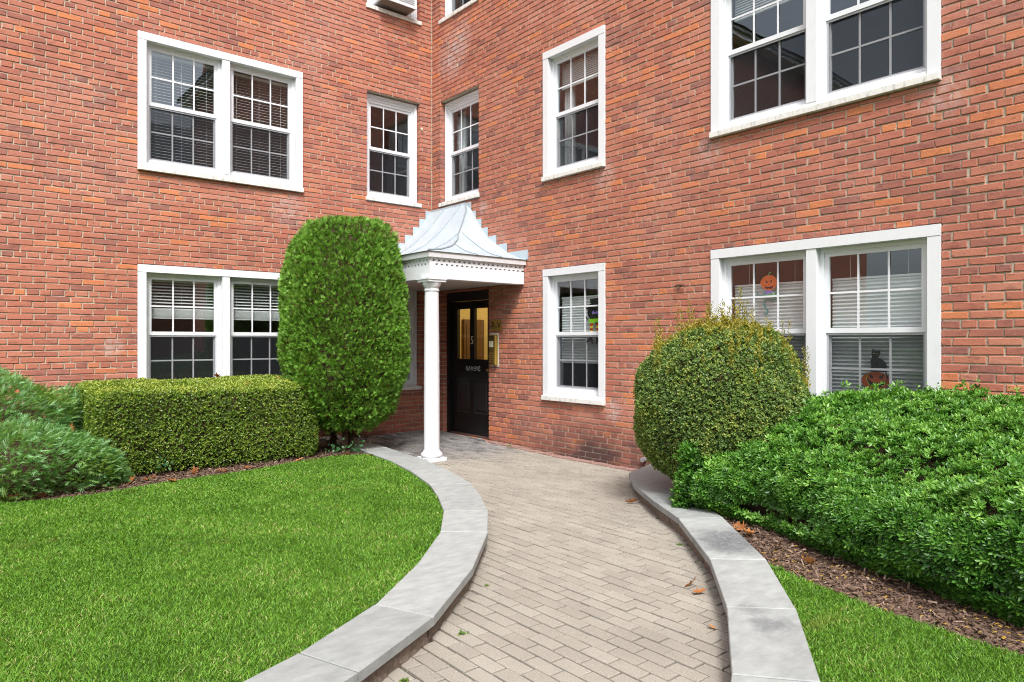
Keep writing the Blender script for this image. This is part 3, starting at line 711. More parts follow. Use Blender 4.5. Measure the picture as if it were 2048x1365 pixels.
# lobby behind the door, lit by its own ceiling lamp
LB = empty('lobby', (1.6, -.9, 0), BLD)
b = MB(); X0, X1, Y0, Y1, T = .245, 3.0, -2.0, .5, 2.62
b.poly([(X1, Y0, 0), (X1, Y1, 0), (X1, Y1, T), (X1, Y0, T)]); b.poly([(X0, Y0, 0), (X1, Y0, 0), (X1, Y0, T), (X0, Y0, T)]); b.poly([(X0, Y1, 0), (X1, Y1, 0), (X1, Y1, T), (X0, Y1, T)]); b.poly([(X0, Y0, T), (X1, Y0, T), (X1, Y1, T), (X0, Y1, T)])
for q in ((Y0, -s1, 0, T), (-s0, Y1, 0, T), (-s1, -s0, z1, T)): b.poly([(X0, q[0], q[2]), (X0, q[1], q[2]), (X0, q[1], q[3]), (X0, q[0], q[3])])
b.build('lobby_wall', 'lobby', LB)
b = MB(); b.poly([(X0, Y0, .04), (X1, Y0, .04), (X1, Y1, .04), (X0, Y1, .04)]); b.build('lobby_floor', 'lobbyfloor', LB)
b = MB(); b.box(2.90, 2.98, -.95, .1, .04, 2.0); b.box(2.86, 2.90, -.88, -.46, .15, .95); b.box(2.86, 2.90, -.40, .03, .15, .95); b.box(2.86, 2.90, -.88, .03, 1.1, 1.9); b.build('lobby_door', 'lobbydark', LB)
b = MB(); b.box(.94, 1.36, .44, .495, .04, 1.78); b.box(.98, 1.13, .43, .44, .2, .9); b.box(1.17, 1.32, .43, .44, .2, .9); b.box(.98, 1.32, .43, .44, 1.0, 1.7); b.build('lobby_door', 'lobbydark', LB)
M['lamp'] = emit_mat('lamp_glass', (1, .78, .42), 5.0)
b = MB(); b.lathe(1.5, -.8, [(.06, 2.46), (.15, 2.50), (.17, 2.55), (.16, 2.60)], 20); b.build('lobby_lamp', 'lamp', LB)
ll = bpy.data.lights.new('lobby_lamp_light', 'POINT'); ll.energy = 22; ll.color = (1, .82, .5); ll.shadow_soft_size = .12
lo_ = bpy.data.objects.new('lobby_lamp_light', ll); C.objects.link(lo_); lo_.location = (1.5, -.8, 2.3)

# ---------------------------------------------------------------- canopy over the door
CX, CY = -1.52, -2.24           # outer corner of the eaves
ZE, ZTOP = 2.470, 3.412
PRF = [(0, 1.0), (.115, .843), (.223, .713), (.334, .578), (.481, .435), (.655, .284), (.90, .150), (1.20, .055), (1.52, 0)]    # run from the wall (left slope), share of the rise
PRR = [(0, 1.0), (.155, .878), (.265, .733), (.404, .55), (.548, .405), (.736, .285), (.979, .139), (1.135, .065), (1.369, 0)]
def prof(P, h): return float(np.interp(-h, [-q[1] for q in P], [q[0] for q in P]))
CN = empty('entrance_canopy', (CX/2, CY/2, 2.1), BLD, label='corner canopy with concave pale blue metal roof on a white cornice')
AP = .871
hl = [1-i/20 for i in range(21)]
XL = [-prof(PRF, h) for h in hl]; YR = [-(AP+prof(PRR, h)) for h in hl]; ZH = [ZE+(ZTOP-ZE)*h for h in hl]
def strip(pa, pb, name, mat='zinc', smooth=True):
    b = MB(); A = b.pts(pa); B = b.pts(pb)
    for i in range(len(pa)-1): b.face((A+i, A+i+1, B+i+1, B+i))
    return b.build(name, mat, CN, smooth=smooth)
# left slope in three sheets, right slope in three, each its own panel between standing seams
cutsY = [0, -.36, -.80, None]
for ya, yb in zip(cutsY, cutsY[1:]):
    pa = [(x, ya, z) for x, z in zip(XL, ZH)]; pb = [(x, max(yb, yr) if yb is not None else yr, z) for x, yr, z in zip(XL, YR, ZH)]
    strip(pa, pb, 'roof_panel')
cutsX = [0, -.80, None]
for xa, xb in zip(cutsX, cutsX[1:]):
    pa = [(max(xa, xl), yr, z) for xl, yr, z in zip(XL, YR, ZH)]; pb = [((max(xb, xl) if xb is not None else xl), yr, z) for xl, yr, z in zip(XL, YR, ZH)]
    strip(pa, pb, 'roof_panel')
for yc in (-.36, -.80):
    b = MB(); b.tube([(x, yc, z+.006) for x, z in zip(XL, ZH)], .0075, n=5); b.build('standing_seam', 'seam', CN)
b = MB(); P = [(x, -1.42, z+.006) for x, yr, z in zip(XL, YR, ZH) if yr <= -1.42]; b.tube(P, .0075, n=5); b.build('standing_seam', 'seam', CN)
b = MB(); b.tube([(x, yr, z+.008) for x, yr, z in zip(XL, YR, ZH)], .011, n=6); b.build('hip_seam', 'seam', CN)
for xc_ in (-.80, -.42):
    b = MB(); P = [(xc_, yr, z+.006) for xl, yr, z in zip(XL, YR, ZH) if xl <= xc_]; b.tube(P, .006, n=5); b.build('standing_seam', 'seam', CN)
# stepped flashings on both walls
def flash(side, P):
    for s0_, s1_, zb, zt in P:
        b = wmb(side); b.box(s0_, s1_, .003, .007+.001*rng.random(), zb, zt); b.build('flashing_step', 'zinc', CN, flip=side == 'R')
flash('L', [(.003, .118, 3.26, 3.412), (.118, .228, 3.12, 3.28), (.228, .342, 2.99, 3.145), (.342, .484, 2.86, 3.010), (.484, .668, 2.70, 2.878), (.668, .93, 2.60, 2.745), (.93, 1.25, 2.5, 2.64), (1.25, 1.55, 2.47, 2.60)])
flash('R', [(.86, 1.026, 3.25, 3.412), (1.026, 1.136, 3.11, 3.27), (1.136, 1.268, 2.97, 3.138), (1.268, 1.415, 2.84, 3.00), (1.415, 1.606, 2.70, 2.866), (1.606, 1.836, 2.58, 2.732), (1.836, 2.268, 2.475, 2.602)])
b = MB(); b.box(-.012, -.003, -.88, -.004, 3.40, 3.424); b.build('ridge_flashing', 'zinc', CN)
# eaves: drip edge, crown moulding, dentil band, frieze beam
def lrun(b, o0, o1, z0, z1, z0o=None):
    """mitred L-shaped run along both open sides, from offset o0 (inner) to o1 (outer) beyond the frieze face"""
    fx, fy = CX+.055, CY+.055
    b.box(fx-o1, fx-o0, fy-o1, -.004, z0, z1); b.box(fx-o0, -.004, fy-o1, fy-o0, z0, z1)
b = MB(); lrun(b, -.02, .050, ZE-.010, ZE-.001); b.build('drip_edge', 'drip', CN)
zb = 2.157; fx, fy = CX+.055, CY+.055
b = MB()
for o0, o1, za, zc_ in ((.034, .042, ZE-.068, ZE-.0105),):     # crown board leaning out at its top
    P0 = [(fx-o0, -.004, za), (fx-o0, fy-o0, za), (-.004, fy-o0, za)]; P1 = [(fx-o1, -.004, zc_), (fx-o1, fy-o1, zc_), (-.004, fy-o1, zc_)]; P2 = [(fx+.02, -.004, za), (fx+.02, fy+.02, za), (-.004, fy+.02, za)]
    a = b.pts(P0); c = b.pts(P1); d = b.pts(P2)
    for k in (0, 1): b.face((a+k, a+k+1, c+k+1, c+k)); b.face((d+k, d+k+1, a+k+1, a+k))
b.build('crown_moulding', 'white', CN)
b = MB(); lrun(b, -.16, -.045, zb+.002, ZE-.0105); b.build('frieze_beam', 'white', CN)
b = MB(); lrun(b, -.03, .0, ZE-.090, ZE-.0685); b.build('frieze_board', 'white', CN)
b = MB(); lrun(b, -.03, .0, ZE-.138, ZE-.112); b.build('frieze_board', 'white', CN)
b = MB(); lrun(b, -.16, .0, zb-.003, zb+.0015); lrun(b, -.03, .0, zb+.002, ZE-.156); b.build('frieze_board', 'white', CN)
p = .074
def dentils(za, zc_, gap, off):
    for ax in (0, 1):
        e0 = fx if ax == 0 else fy; q = e0
        first = True
        while q < -.03:
            w = (p-gap if not first else off); q1 = min(q+w, -.004); b = MB()
            if ax == 0: b.box(q, q1, fy, fy+.03, za, zc_)
            else: b.box(fx, fx+.03, max(q, fy+.031), max(q1, fy+.032), za, zc_)
            b.build('dentil', 'white', CN); q = q1+gap; first = False
dentils(ZE-.1115, ZE-.0905, .030, .045); dentils(ZE-.1555, ZE-.1385, .036, .012+.07)
b = MB(); b.box(fx+.16, -.004, fy+.16, -.004, zb+.02, zb+.05); b.build('soffit', 'soffit', CN)
# column
qx, qy = -1.404, -2.135; gz = float(gh(qx, qy))-.012
b = MB(); b.lathe(qx, qy, [(.108, gz+.050), (.122, gz+.056), (.129, gz+.072), (.127, gz+.09), (.116, gz+.103), (.106, gz+.108), (.104, gz+.118), (.096, gz+.128), (.0925, gz+.15), (.0925, .75), (.0905, 1.2), (.087, 1.65), (.083, 1.99), (.083, 2.0), (.091, 2.004), (.092, 2.014), (.085, 2.02), (.085, 2.045), (.094, 2.05), (.096, 2.06), (.107, 2.078), (.113, 2.095), (.113, 2.108)], 40)
col_ = b.build('column', 'white', CN, smooth=True)
b = MB(); b.box(qx-.128, qx+.128, qy-.128, qy+.128, -.02, gz+.049); b.build('column_plinth', 'white', CN)
b = MB(); b.box(qx-.122, qx+.122, qy-.122, qy+.122, 2.109, 2.136); b.box(qx-.133, qx+.133, qy-.133, qy+.133, 2.1365, 2.156); b.build('column_abacus', 'white', CN)

# ---------------------------------------------------------------- things on the building
AC = empty('air_conditioner', L_((.62, .08, Z3+.08)), label='white window air conditioner in the top floor window', cat='air conditioner')
z = Z3+.135; b = wmb('L'); b.box(.40, .98, -.2, .20, z, z+.38); b.build('case', 'white2', AC)
b = wmb('L')
for i in range(11): b.box(.44, .94, .2005, .206, z+.05+i*.027, z+.064+i*.027)
b.build('grille', 'alu', AC)
b = wmb('L'); b.box(.43, .95, -.15, .18, z-.012, z-.002); b.build('base_pan', 'drip', AC)
b = wmb('L'); b.box(.262, .398, -.15, -.13, Z3+.12, z+.5); b.box(.982, 1.06, -.15, -.13, Z3+.12, z+.5); b.build('side_panel', 'white2', AC)
SG = empty('entrance_sign', R_((1.61, .005, 1.56)), label='small brass plate reading R-V on the brick beside the door', cat='sign')
b = wmb('R'); b.box(1.50, 1.715, .004, .010, 1.555, 1.695); b.build('plate', 'gold', SG)
text('lettering', 'R-V', .135, R_((1.605, .0115, 1.625)), RR, 'pblack', SG, .0012)
IC = empty('intercom', R_((1.57, .0, 1.09)), label='gold intercom panel with keypad and pale caulked edge', cat='intercom')
b = wmb('R'); b.box(1.472, 1.665, .0035, .0065, 1.065, 1.525); b.build('caulk_edge', 'paleplaster', IC)
b = wmb('R'); b.box(1.487, 1.640, .0065, .052, 1.085, 1.500, .012); b.build('housing', 'gold', IC)
b = wmb('R'); b.box(1.502, 1.628, .0525, .055, 1.095, 1.49); b.build('face_plate', 'golddark', IC)
b = wmb('R'); b.box(1.512, 1.602, .0555, .058, 1.33, 1.415); b.build('name_card', 'cream', IC)
b = wmb('R'); 
for i in range(5): b.box(1.53, 1.60, .0555, .057, 1.44+i*.009, 1.443+i*.009)
b.build('speaker_slot', 'pblack', IC)
b = wmb('R')
for i in range(5):
    for j in range(4): b.box(1.515+j*.026, 1.530+j*.026, .0555, .060, 1.13+i*.028, 1.144+i*.028)
b.build('keypad', 'brass', IC)
b = wmb('R'); b.tube([(4.66, -.02, 1.99), (4.66, .06, 1.99)], .008); b.tube([(4.60, .015, 1.992), (4.72, .03, 1.992)], .007); b.tube([(4.66, .05, 2.0), (4.662, .05, 1.93)], .006)
b.build('wall_hook', 'rust', label='small rusty iron hook in the brick between two ground floor windows', cat='hook')
b = wmb('R'); b.tube([(4.19, -.02, .13), (4.19, .05, .13)], .028, n=12); b.build('drain_pipe', 'steel', label='short grey pipe end poking from the wall base near the round bush', cat='pipe')
b = wmb('L'); b.tube([(.20, .0, 4.66), (.20, .03, 4.66), (.20, .035, 4.63)], .010); b.build('cable_clip', 'cream', label='tiny white cable clip on the brick beside the narrow corner window', cat='clip')

# ---------------------------------------------------------------- window decorations (flat card, hung just inside the glass)
def deco(name, label, shapes, cat='decoration', nd=-.1045, sc=None):
    if sc:
        shapes = [(a_, m_, [(sc[0]+(x-sc[0])*sc[2], sc[1]+(z_-sc[1])*sc[3]) for x, z_ in P_]) for a_, m_, P_ in shapes]
    root = empty(name, R_((shapes[0][2][0][0], nd, shapes[0][2][0][1])), label=label, cat=cat, group='halloween window decorations')
    for k, (nm, mat, P) in enumerate(shapes):
        b = wmb('R'); n = nd+.0006*k; c = b.pts([(x, n, zz) for x, zz in P]); d = b.pts([(x, n-.0005, zz) for x, zz in P])
        b.face(range(c, c+len(P))); b.face(range(d, d+len(P)))
        for i in range(len(P)): j = (i+1) % len(P); b.face((c+i, c+j, d+j, d+i))
        b.build(nm, mat, root)
def ell(cx, cz, a, b_, n=24, t0=0, t1=6.2832): return [(cx+a*math.cos(t), cz+b_*math.sin(t)) for t in np.linspace(t0, t1, n, endpoint=(t1-t0) < 6.28)]
def stroke(P, w):
    P = [np.array(p, float) for p in P]; l, r = [], []
    for i, p in enumerate(P):
        d = P[min(i+1, len(P)-1)]-P[max(0, i-1)]; d /= np.linalg.norm(d); q = np.array([-d[1], d[0]])*w/2; l.append(tuple(p+q)); r.append(tuple(p-q))
    return l+r[::-1]
cx, cz = 5.585, 1.965
k = 1.0
pump = [(cx+.115*math.cos(t)*(1+.05*math.cos(6*t)), cz+.10*math.sin(t)*(1-.05*abs(math.cos(3*t)))) for t in np.linspace(0, 6.283, 40)[:-1]]
face = lambda pts: [(cx+a*.1, cz+b_*.1) for a, b_ in pts]
deco('pumpkin_decoration', 'flat dancing figure with orange pumpkin head in the left pane of the shaded window', [
    ('head', 'orange', pump), ('stem', 'pgreen', stroke([(cx, cz+.085), (cx, cz+.115), (cx+.02, cz+.13), (cx+.035, cz+.125)], .014)),
    ('eye', 'pblack', face([(-.48, .38), (-.10, .02), (-.40, -.02)])), ('eye', 'pblack', face([(.48, .42), (.10, .05), (.40, .02)])), ('nose', 'pblack', face([(-.06, -.25), (.08, -.25), (.01, -.12)])),
    ('mouth', 'pblack', face([(-.65, -.25), (-.45, -.48), (-.3, -.45), (-.15, -.58), (0, -.50), (.15, -.58), (.3, -.45), (.45, -.50), (.68, -.2), (.5, -.72), (.2, -.78), (0, -.68), (-.2, -.78), (-.45, -.70)])),
    ('body', 'ppurple', [(cx-.06, cz-.10), (cx+.05, cz-.10), (cx+.055, cz-.155), (cx-.055, cz-.155)]), ('skirt', 'pgreen', [(cx-.09, cz-.156), (cx+.12, cz-.13), (cx+.10, cz-.20), (cx, cz-.185), (cx-.08, cz-.205)]),
    ('arm', 'pteal', stroke([(cx-.05, cz-.12), (cx-.09, cz-.17), (cx-.155, cz-.145), (cx-.165, cz-.11)], .016)), ('arm', 'pgrey', stroke([(cx+.055, cz-.12), (cx+.08, cz-.17), (cx+.12, cz-.16)], .016)),
    ('leg', 'pteal', stroke([(cx-.03, cz-.21), (cx-.07, cz-.26), (cx-.045, cz-.32), (cx-.01, cz-.36), (cx-.02, cz-.40), (cx-.07, cz-.40)], .024)), ('leg', 'pteal', stroke([(cx-.02, cz-.215), (cx+.05, cz-.225), (cx+.105, cz-.22), (cx+.11, cz-.24)], .018))], sc=(5.585, 1.965, .74, .74))
cx, cz = 6.56, 1.242
cat_ = [(-.095, -.155), (-.085, -.06), (-.10, .0), (-.085, .055), (-.075, .09), (-.085, .125), (-.075, .18), (-.065, .205), (-.045, .165), (-.01, .16), (.03, .185), (.022, .12), (.01, .085), (-.005, .06), (.04, .04), (.085, -.005), (.105, -.07), (.10, -.155)]
deco('cat_decoration', 'flat black cat sitting on a grinning pumpkin in the lower right pane', [
    ('cat', 'pblack', [(cx+x, cz+z_) for x, z_ in cat_]), ('eye', 'pyellow', ell(cx-.055, cz+.125, .012, .006, 8)), ('eye', 'pyellow', ell(cx-.012, cz+.118, .012, .006, 8)),
    ('pumpkin', 'redor', [(cx-.03+.18*math.cos(t), cz-.29+.135*math.sin(t)) for t in np.linspace(0, 6.283, 36)[:-1]]),
    ('eye', 'pblack', [(cx-.11, cz-.19), (cx-.05, cz-.24), (cx-.08, cz-.26), (cx-.11, cz-.23)]), ('eye', 'pblack', [(cx+.07, cz-.19), (cx+.0, cz-.24), (cx+.03, cz-.26), (cx+.06, cz-.24)]),
    ('mouth', 'pblack', [(cx-.14, cz-.25), (cx-.07, cz-.32), (cx, cz-.33), (cx+.09, cz-.27), (cx+.06, cz-.37), (cx-.04, cz-.40), (cx-.11, cz-.36)]), ('glow', 'pyellow', stroke([(cx-.145, cz-.2), (cx-.145, cz-.28), (cx-.1, cz-.37), (cx-.03, cz-.41)], .008)),
    ('tail', 'pblack', stroke([(cx+.09, cz-.15), (cx+.105, cz-.2), (cx+.11, cz-.26)], .016))], nd=-.135, sc=(6.56, 1.242, .66, .55))
cx, cz = 3.345, 1.77
K = lambda pts: [(cx+a*.1, cz+b_*.1) for a, b_ in pts]
sh = [('cauldron', 'pblack', ell(cx, cz, .125, .112, 28)), ('rim', 'pblack', K([(-.85, 1.0), (-.75, 1.5), (.75, 1.55), (.85, 1.0)])), ('eyes', 'ppurple', K([(-.5, -.15), (-.2, .12), (-.05, -.1), (.15, -.1), (.35, .12), (.6, -.12), (.4, -.4), (.2, -.3), (-.1, -.3), (-.35, -.42)])), ('trim', 'ppurple', K([(-.7, .55), (.75, .6), (.7, .75), (-.6, .7)])),
      ('handle', 'pblack', stroke([(cx-.11, cz+.04), (cx-.155, cz+.03), (cx-.16, cz-.05), (cx-.12, cz-.10)], .02)), ('handle', 'pblack', stroke([(cx+.11, cz+.04), (cx+.155, cz+.03), (cx+.16, cz-.05), (cx+.12, cz-.10)], .02)),
      ('skirt', 'lime', K([(-1.0, -.95), (1.1, -.85), (.95, -1.6), (.3, -1.25), (-.2, -1.5), (-.9, -1.35)]))]
for d in (-.05, .055):
    for i in range(6): sh.append(('stocking', ('pred', 'pyellow')[i % 2], [(cx+d-.028+.002*i, cz-.145-.028*i), (cx+d+.028-.002*i, cz-.145-.028*i), (cx+d+.026-.002*i, cz-.173-.028*i), (cx+d-.026+.002*i, cz-.173-.028*i)]))
sh += [('shoe', 'pblack', K([(-.75, -3.1), (-.3, -3.1), (-.2, -3.9), (-.4, -3.9), (-.5, -3.6), (-1.4, -3.75), (-1.1, -3.4)])), ('shoe', 'pblack', K([(.25, -3.1), (.8, -3.1), (1.3, -3.5), (1.6, -3.3), (1.55, -3.05), (1.8, -3.3), (1.5, -3.75), (.6, -3.65), (.5, -3.95), (.3, -3.95)]))]
deco('cauldron_decoration', 'flat black cauldron with striped witch legs in the single window', sh)

# ---------------------------------------------------------------- foliage
T_DIA = (np.array([(0, 0, 0), (-.22, .5, .05), (0, 1, 0), (.22, .5, .05)]), np.array([(0, 2, 1), (0, 3, 2)]))
def t_oval(w=.24):
    V = np.array([(0, 0, 0), (-w*.85, .33, .05), (-w*.75, .72, .045), (0, 1, -.02), (w*.75, .72, .045), (w*.85, .33, .05)])
    return V, np.array([(0, 2, 1), (0, 3, 2), (0, 5, 4), (0, 4, 3)])
def merge(tmpls):
    V, F, n = [], [], 0
    for v, f in tmpls: V.append(v); F.append(f+n); n += len(v)
    return np.vstack(V), np.vstack(F)
def turned(t, az, el, sc=1.0, off=(0, 0, 0), roll=0.0):
    """leaf template (pointing +y) rolled, raised by el and turned by az about +y... around the twig axis y"""
    V = t[0]*sc
    cr, sr = math.cos(roll), math.sin(roll); V = np.c_[V[:, 0]*cr+V[:, 2]*sr, V[:, 1], -V[:, 0]*sr+V[:, 2]*cr]
    ce, se = math.cos(el), math.sin(el); V = np.c_[V[:, 0], V[:, 1]*ce-V[:, 2]*se, V[:, 1]*se+V[:, 2]*ce]     # away from axis towards +z
    ca, sa = math.cos(az), math.sin(az); V = np.c_[V[:, 0]*ca+V[:, 2]*sa, V[:, 1], -V[:, 0]*sa+V[:, 2]*ca]     # spin about the axis
    return V+np.array(off), t[1]
def thin(t, w): V = t[0].copy(); V[:, 0] *= w; return V, t[1]
T_ROSE = merge([turned(t_oval(.20), i*1.047+.3*(i % 2), .95+.12*(i % 3), .95+.1*(i % 2), (0, .12*(i % 3), 0)) for i in range(6)]+[turned(t_oval(.2), .5, .35, .75, (0, .3, 0)), turned(t_oval(.2), 3.6, .4, .7, (0, .3, 0))])
T_ROSE_S = merge([turned(T_DIA, i*1.26, .9+.15*(i % 2), 1, (0, .12*i, 0)) for i in range(5)]+[turned(T_DIA, .4, .25, .8, (0, .4, 0))])
def fan(side, n, w, L, ang):
    parts = [thin(T_DIA, w)]
    for i in range(n):
        y = .15+.6*i/n
        for s in (-1, 1):
            V, F = thin(T_DIA, w*1.5); V = V*(L*(1-.45*i/n)); a = s*ang
            V = np.c_[V[:, 0]*math.cos(a)+V[:, 1]*math.sin(a), -V[:, 0]*math.sin(a)+V[:, 1]*math.cos(a), V[:, 2]+.03*i]; parts.append((V+np.array((0, y, 0)), F))
    return merge(parts)
T_SPRAY = fan(0, 2, .34, .6, .7)
T_FEATH = fan(0, 3, .22, .42, .55)
T_PAIR = merge([turned((T_DIA[0]*np.array((1.35, 1, 1)), T_DIA[1]), i*1.9, .75+.2*(i % 2), 1, (0, .25*i, 0)) for i in range(4)])
def scatter(name, tmpl, P, D, size, tint, mat, parent, up=(0, 0, 1), rollr=math.pi, flat=None, **kw):
    n = len(P); D = norm(D)
    if flat is None: A = norm(rng.normal(size=(n, 3)))
    else: A = flat
    X = norm(np.cross(D, A)); Z = np.cross(X, D)
    TV, TF = tmpl; k = len(TV)
    sz = (size if np.ndim(size) else np.full(n, size))[:, None, None]
    V = P[:, None, :]+sz*(TV[None, :, 0:1]*X[:, None, :]+TV[None, :, 1:2]*D[:, None, :]+TV[None, :, 2:3]*Z[:, None, :])
    F = (TF[None]+(np.arange(n)*k)[:, None, None]).reshape(-1, TF.shape[1])
    tt = np.repeat(tint, k)+rng.normal(0, .05, n*k)+np.tile(.30*(np.clip(TV[:, 1], 0, 1.2)-.55), n)
    kw.setdefault('kind', 'stuff')
    return np_mesh(name, V.reshape(-1, 3), F, np.clip(tt, 0, 1), mat, parent, **kw)
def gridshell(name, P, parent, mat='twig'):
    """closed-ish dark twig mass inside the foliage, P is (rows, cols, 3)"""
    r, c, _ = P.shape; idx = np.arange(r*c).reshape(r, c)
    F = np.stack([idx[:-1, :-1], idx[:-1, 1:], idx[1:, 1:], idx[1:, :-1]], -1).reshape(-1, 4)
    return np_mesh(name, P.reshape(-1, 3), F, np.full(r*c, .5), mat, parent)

# tall clipped arborvitae
AC0 = np.array([-2.13, -1.34])
ZP = np.array([.30, .40, .55, .80, 1.05, 1.40, 1.75, 2.15, 2.48, 2.68, 2.80, 2.875, 2.90]); RP = np.array([.36, .50, .62, .72, .78, .81, .80, .765, .695, .63, .565, .44, .05])
def arb_r(z): return .925*np.interp(z, ZP, RP)
ARB = empty('arborvitae_shrub', (*AC0, .1), label='tall clipped bright green arborvitae beside the porch', cat='shrub')
n = 54000
zz = rng.uniform(.30, 2.9, n*3); zz = zz[rng.random(n*3) < (arb_r(zz)+.12)/.95][:n-5000]; zz = np.r_[zz, 2.9-np.abs(rng.normal(0, .07, 5000))]
th = rng.uniform(0, 6.283, len(zz))
rr = arb_r(zz)*np.where(zz > 2.7, np.sqrt(rng.uniform(.05, 1, len(zz))), 1)
sq = (np.abs(np.cos(th))**3.2+np.abs(np.sin(th))**3.2)**(-1/3.2); rr = rr*(1+.55*(sq-1))
P = np.c_[AC0[0]+rr*np.cos(th), AC0[1]+rr*np.sin(th), zz]
N = norm(np.c_[np.cos(th), np.sin(th), np.clip(-np.gradient(RP, ZP)[np.clip(np.searchsorted(ZP, zz), 0, 12)], -1, 3)*-1*-1])
ins = rng.exponential(.04, len(P)); P = P-N*(ins+.05)[:, None]+N*(.05*wob(P, 5)+.025*wob(P, 13))[:, None]
D = norm(N*.8+np.array((0, 0, .75))+rng.normal(0, .45, P.shape))
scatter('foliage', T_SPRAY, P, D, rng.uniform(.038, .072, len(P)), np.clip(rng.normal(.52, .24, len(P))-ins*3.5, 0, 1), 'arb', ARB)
tg = np.linspace(0, 6.283, 25); zg = np.linspace(.35, 2.8, 16)
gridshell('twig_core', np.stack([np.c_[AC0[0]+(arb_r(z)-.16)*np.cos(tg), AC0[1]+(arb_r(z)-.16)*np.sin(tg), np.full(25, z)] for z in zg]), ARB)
for a, r in ((2.2, .16), (.6, .10), (4.2, .13), (5.4, .07)):
    b = MB(); q = AC0+np.array((math.cos(a), math.sin(a)))*r; b.tube([(q[0], q[1], .06), (q[0]+.02, q[1], .3), (q[0]+.1*math.cos(a), q[1]+.1*math.sin(a), .8)], .045, .03, 8); b.build('stem', 'twig', ARB)
b = MB()
for i in range(34):
    a = rng.uniform(0, 6.283); q = AC0+np.array((math.cos(a), math.sin(a)))*.1; e = AC0+np.array((math.cos(a), math.sin(a)))*rng.uniform(.3, .48)
    b.tube([(*q, rng.uniform(.2, .45)), (*((q+e)/2+rng.normal(0, .03, 2)), rng.uniform(.18, .4)), (*e, rng.uniform(.16, .36))], .006, .003, 4)
b.build('bare_twigs', 'twig', ARB, kind='stuff')

# superquadric helper for clipped bushes
def squad(n, c, a, p, zmin=-.92):
    q = rng.normal(size=(n*2, 3)); q = norm(q); s = (np.abs(q)**p).sum(1)**(-1/p); q = q*s[:, None]
    # more even cover of flat faces
    q = q[q[:, 2] > zmin][:n]; g = norm(np.sign(q)*np.abs(q)**(p-1)/np.array(a)); return np.array(c)+q*np.array(a), g
def cubepts(n, c, a, p, zmin=-.95):
    A = np.array([a[1]*a[2], a[0]*a[2], a[0]*a[1]]); f = rng.choice(3, n, p=A/A.sum()); q = rng.uniform(-1, 1, (n, 3)); q[np.arange(n), f] = np.sign(rng.uniform(-1, 1, n))
    q = q*((np.abs(q)**p).sum(1)**(-1/p))[:, None]; q = q[q[:, 2] > zmin]
    return np.array(c)+q*np.array(a), norm(np.sign(q)*np.abs(q)**(p-1)/np.array(a))
def shell(name, c, a, p, parent, s=.8):
    th = np.linspace(0, 6.2832, 29); ph = np.linspace(-1.5, 1.57, 15); G = []
    for f in ph:
        q = np.c_[np.cos(f)*np.cos(th), np.cos(f)*np.sin(th), np.full(29, math.sin(f))]; q = q*((np.abs(q)**p).sum(1)**(-1/p))[:, None]; G.append(np.array(c)+q*(np.array(a)*s if np.ndim(s) == 0 else np.array(a)-np.array(s)))
    return gridshell(name, np.stack(G), parent)

# low boxwood hedge
hc, ha = (-3.67, -.93, .52), (1.10, .70, .41)
BOX = empty('boxwood_hedge', (-3.67, -.93, .1), label='low clipped boxwood hedge under the lower double window', cat='hedge')
P, N = cubepts(68000, hc, ha, 16)
P[:, 2] += np.where(P[:, 2] > .5, .045*(P[:, 1]+1.6)/1.3, 0)
k_ = (N[:, 1] > .6); keep = ~k_ | (rng.random(len(P)) < .2); P, N = P[keep], N[keep]
ins = rng.exponential(.022, len(P)); P = P-N*ins[:, None]+N*(.028*wob(P, 4)+.014*wob(P, 14))[:, None]; low = (P[:, 2] < .2) & (rng.random(len(P)) < .4); P, N, ins = P[~low], N[~low], ins[~low]
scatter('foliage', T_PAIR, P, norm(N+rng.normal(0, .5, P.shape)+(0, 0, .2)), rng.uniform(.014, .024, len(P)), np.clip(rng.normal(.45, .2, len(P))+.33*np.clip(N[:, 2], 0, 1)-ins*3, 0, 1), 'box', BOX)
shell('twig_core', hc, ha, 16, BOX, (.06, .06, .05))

# spreading juniper in two mounds
def juniper(c, a, n, label):
    J = empty('juniper_shrub', (c[0], c[1], .1), label=label, cat='shrub', group='junipers at the end of the hedge')
    P, N = squad(n, c, a, 2.6, -.75)
    rg = wob(P, 2.6); ins = rng.exponential(.05, len(P)); P = P-N*ins[:, None]+N*(.19*rg+.07*wob(P, 8))[:, None]; P = P[P[:, 2] > .1]
    N2 = norm(P-np.array(c)); D = norm(N2*np.array((1, 1, .5))+np.array((.1, -.25, .38))+rng.normal(0, .58, P.shape))
    flat = norm(np.array((0, 0, 1))+rng.normal(0, .35, P.shape))
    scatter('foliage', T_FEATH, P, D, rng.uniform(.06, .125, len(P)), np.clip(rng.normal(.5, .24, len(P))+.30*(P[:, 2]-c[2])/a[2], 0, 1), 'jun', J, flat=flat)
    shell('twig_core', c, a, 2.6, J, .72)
    b = MB()
    for i in range(60):
        t = rng.uniform(3.3, 6.1); e = np.array((c[0]+a[0]*1.02*math.cos(t), c[1]+a[1]*1.02*math.sin(t))); s_ = np.array(c[:2])+(e-np.array(c[:2]))*.5
        b.tube([(*s_, .16), (*((s_+e)/2), rng.uniform(.16, .3)), (*e, rng.uniform(.14, .3))], .008, .003, 4)
    b.build('bare_twigs', 'twig', J, kind='stuff')
juniper((-5.82, -.72, .42), (1.10, .60, .61), 15000, 'taller dark juniper mound against the brick at the left edge')
juniper((-5.55, -1.42, .26), (1.10, .60, .38), 16500, 'lower blue green juniper spreading in front towards the lawn')

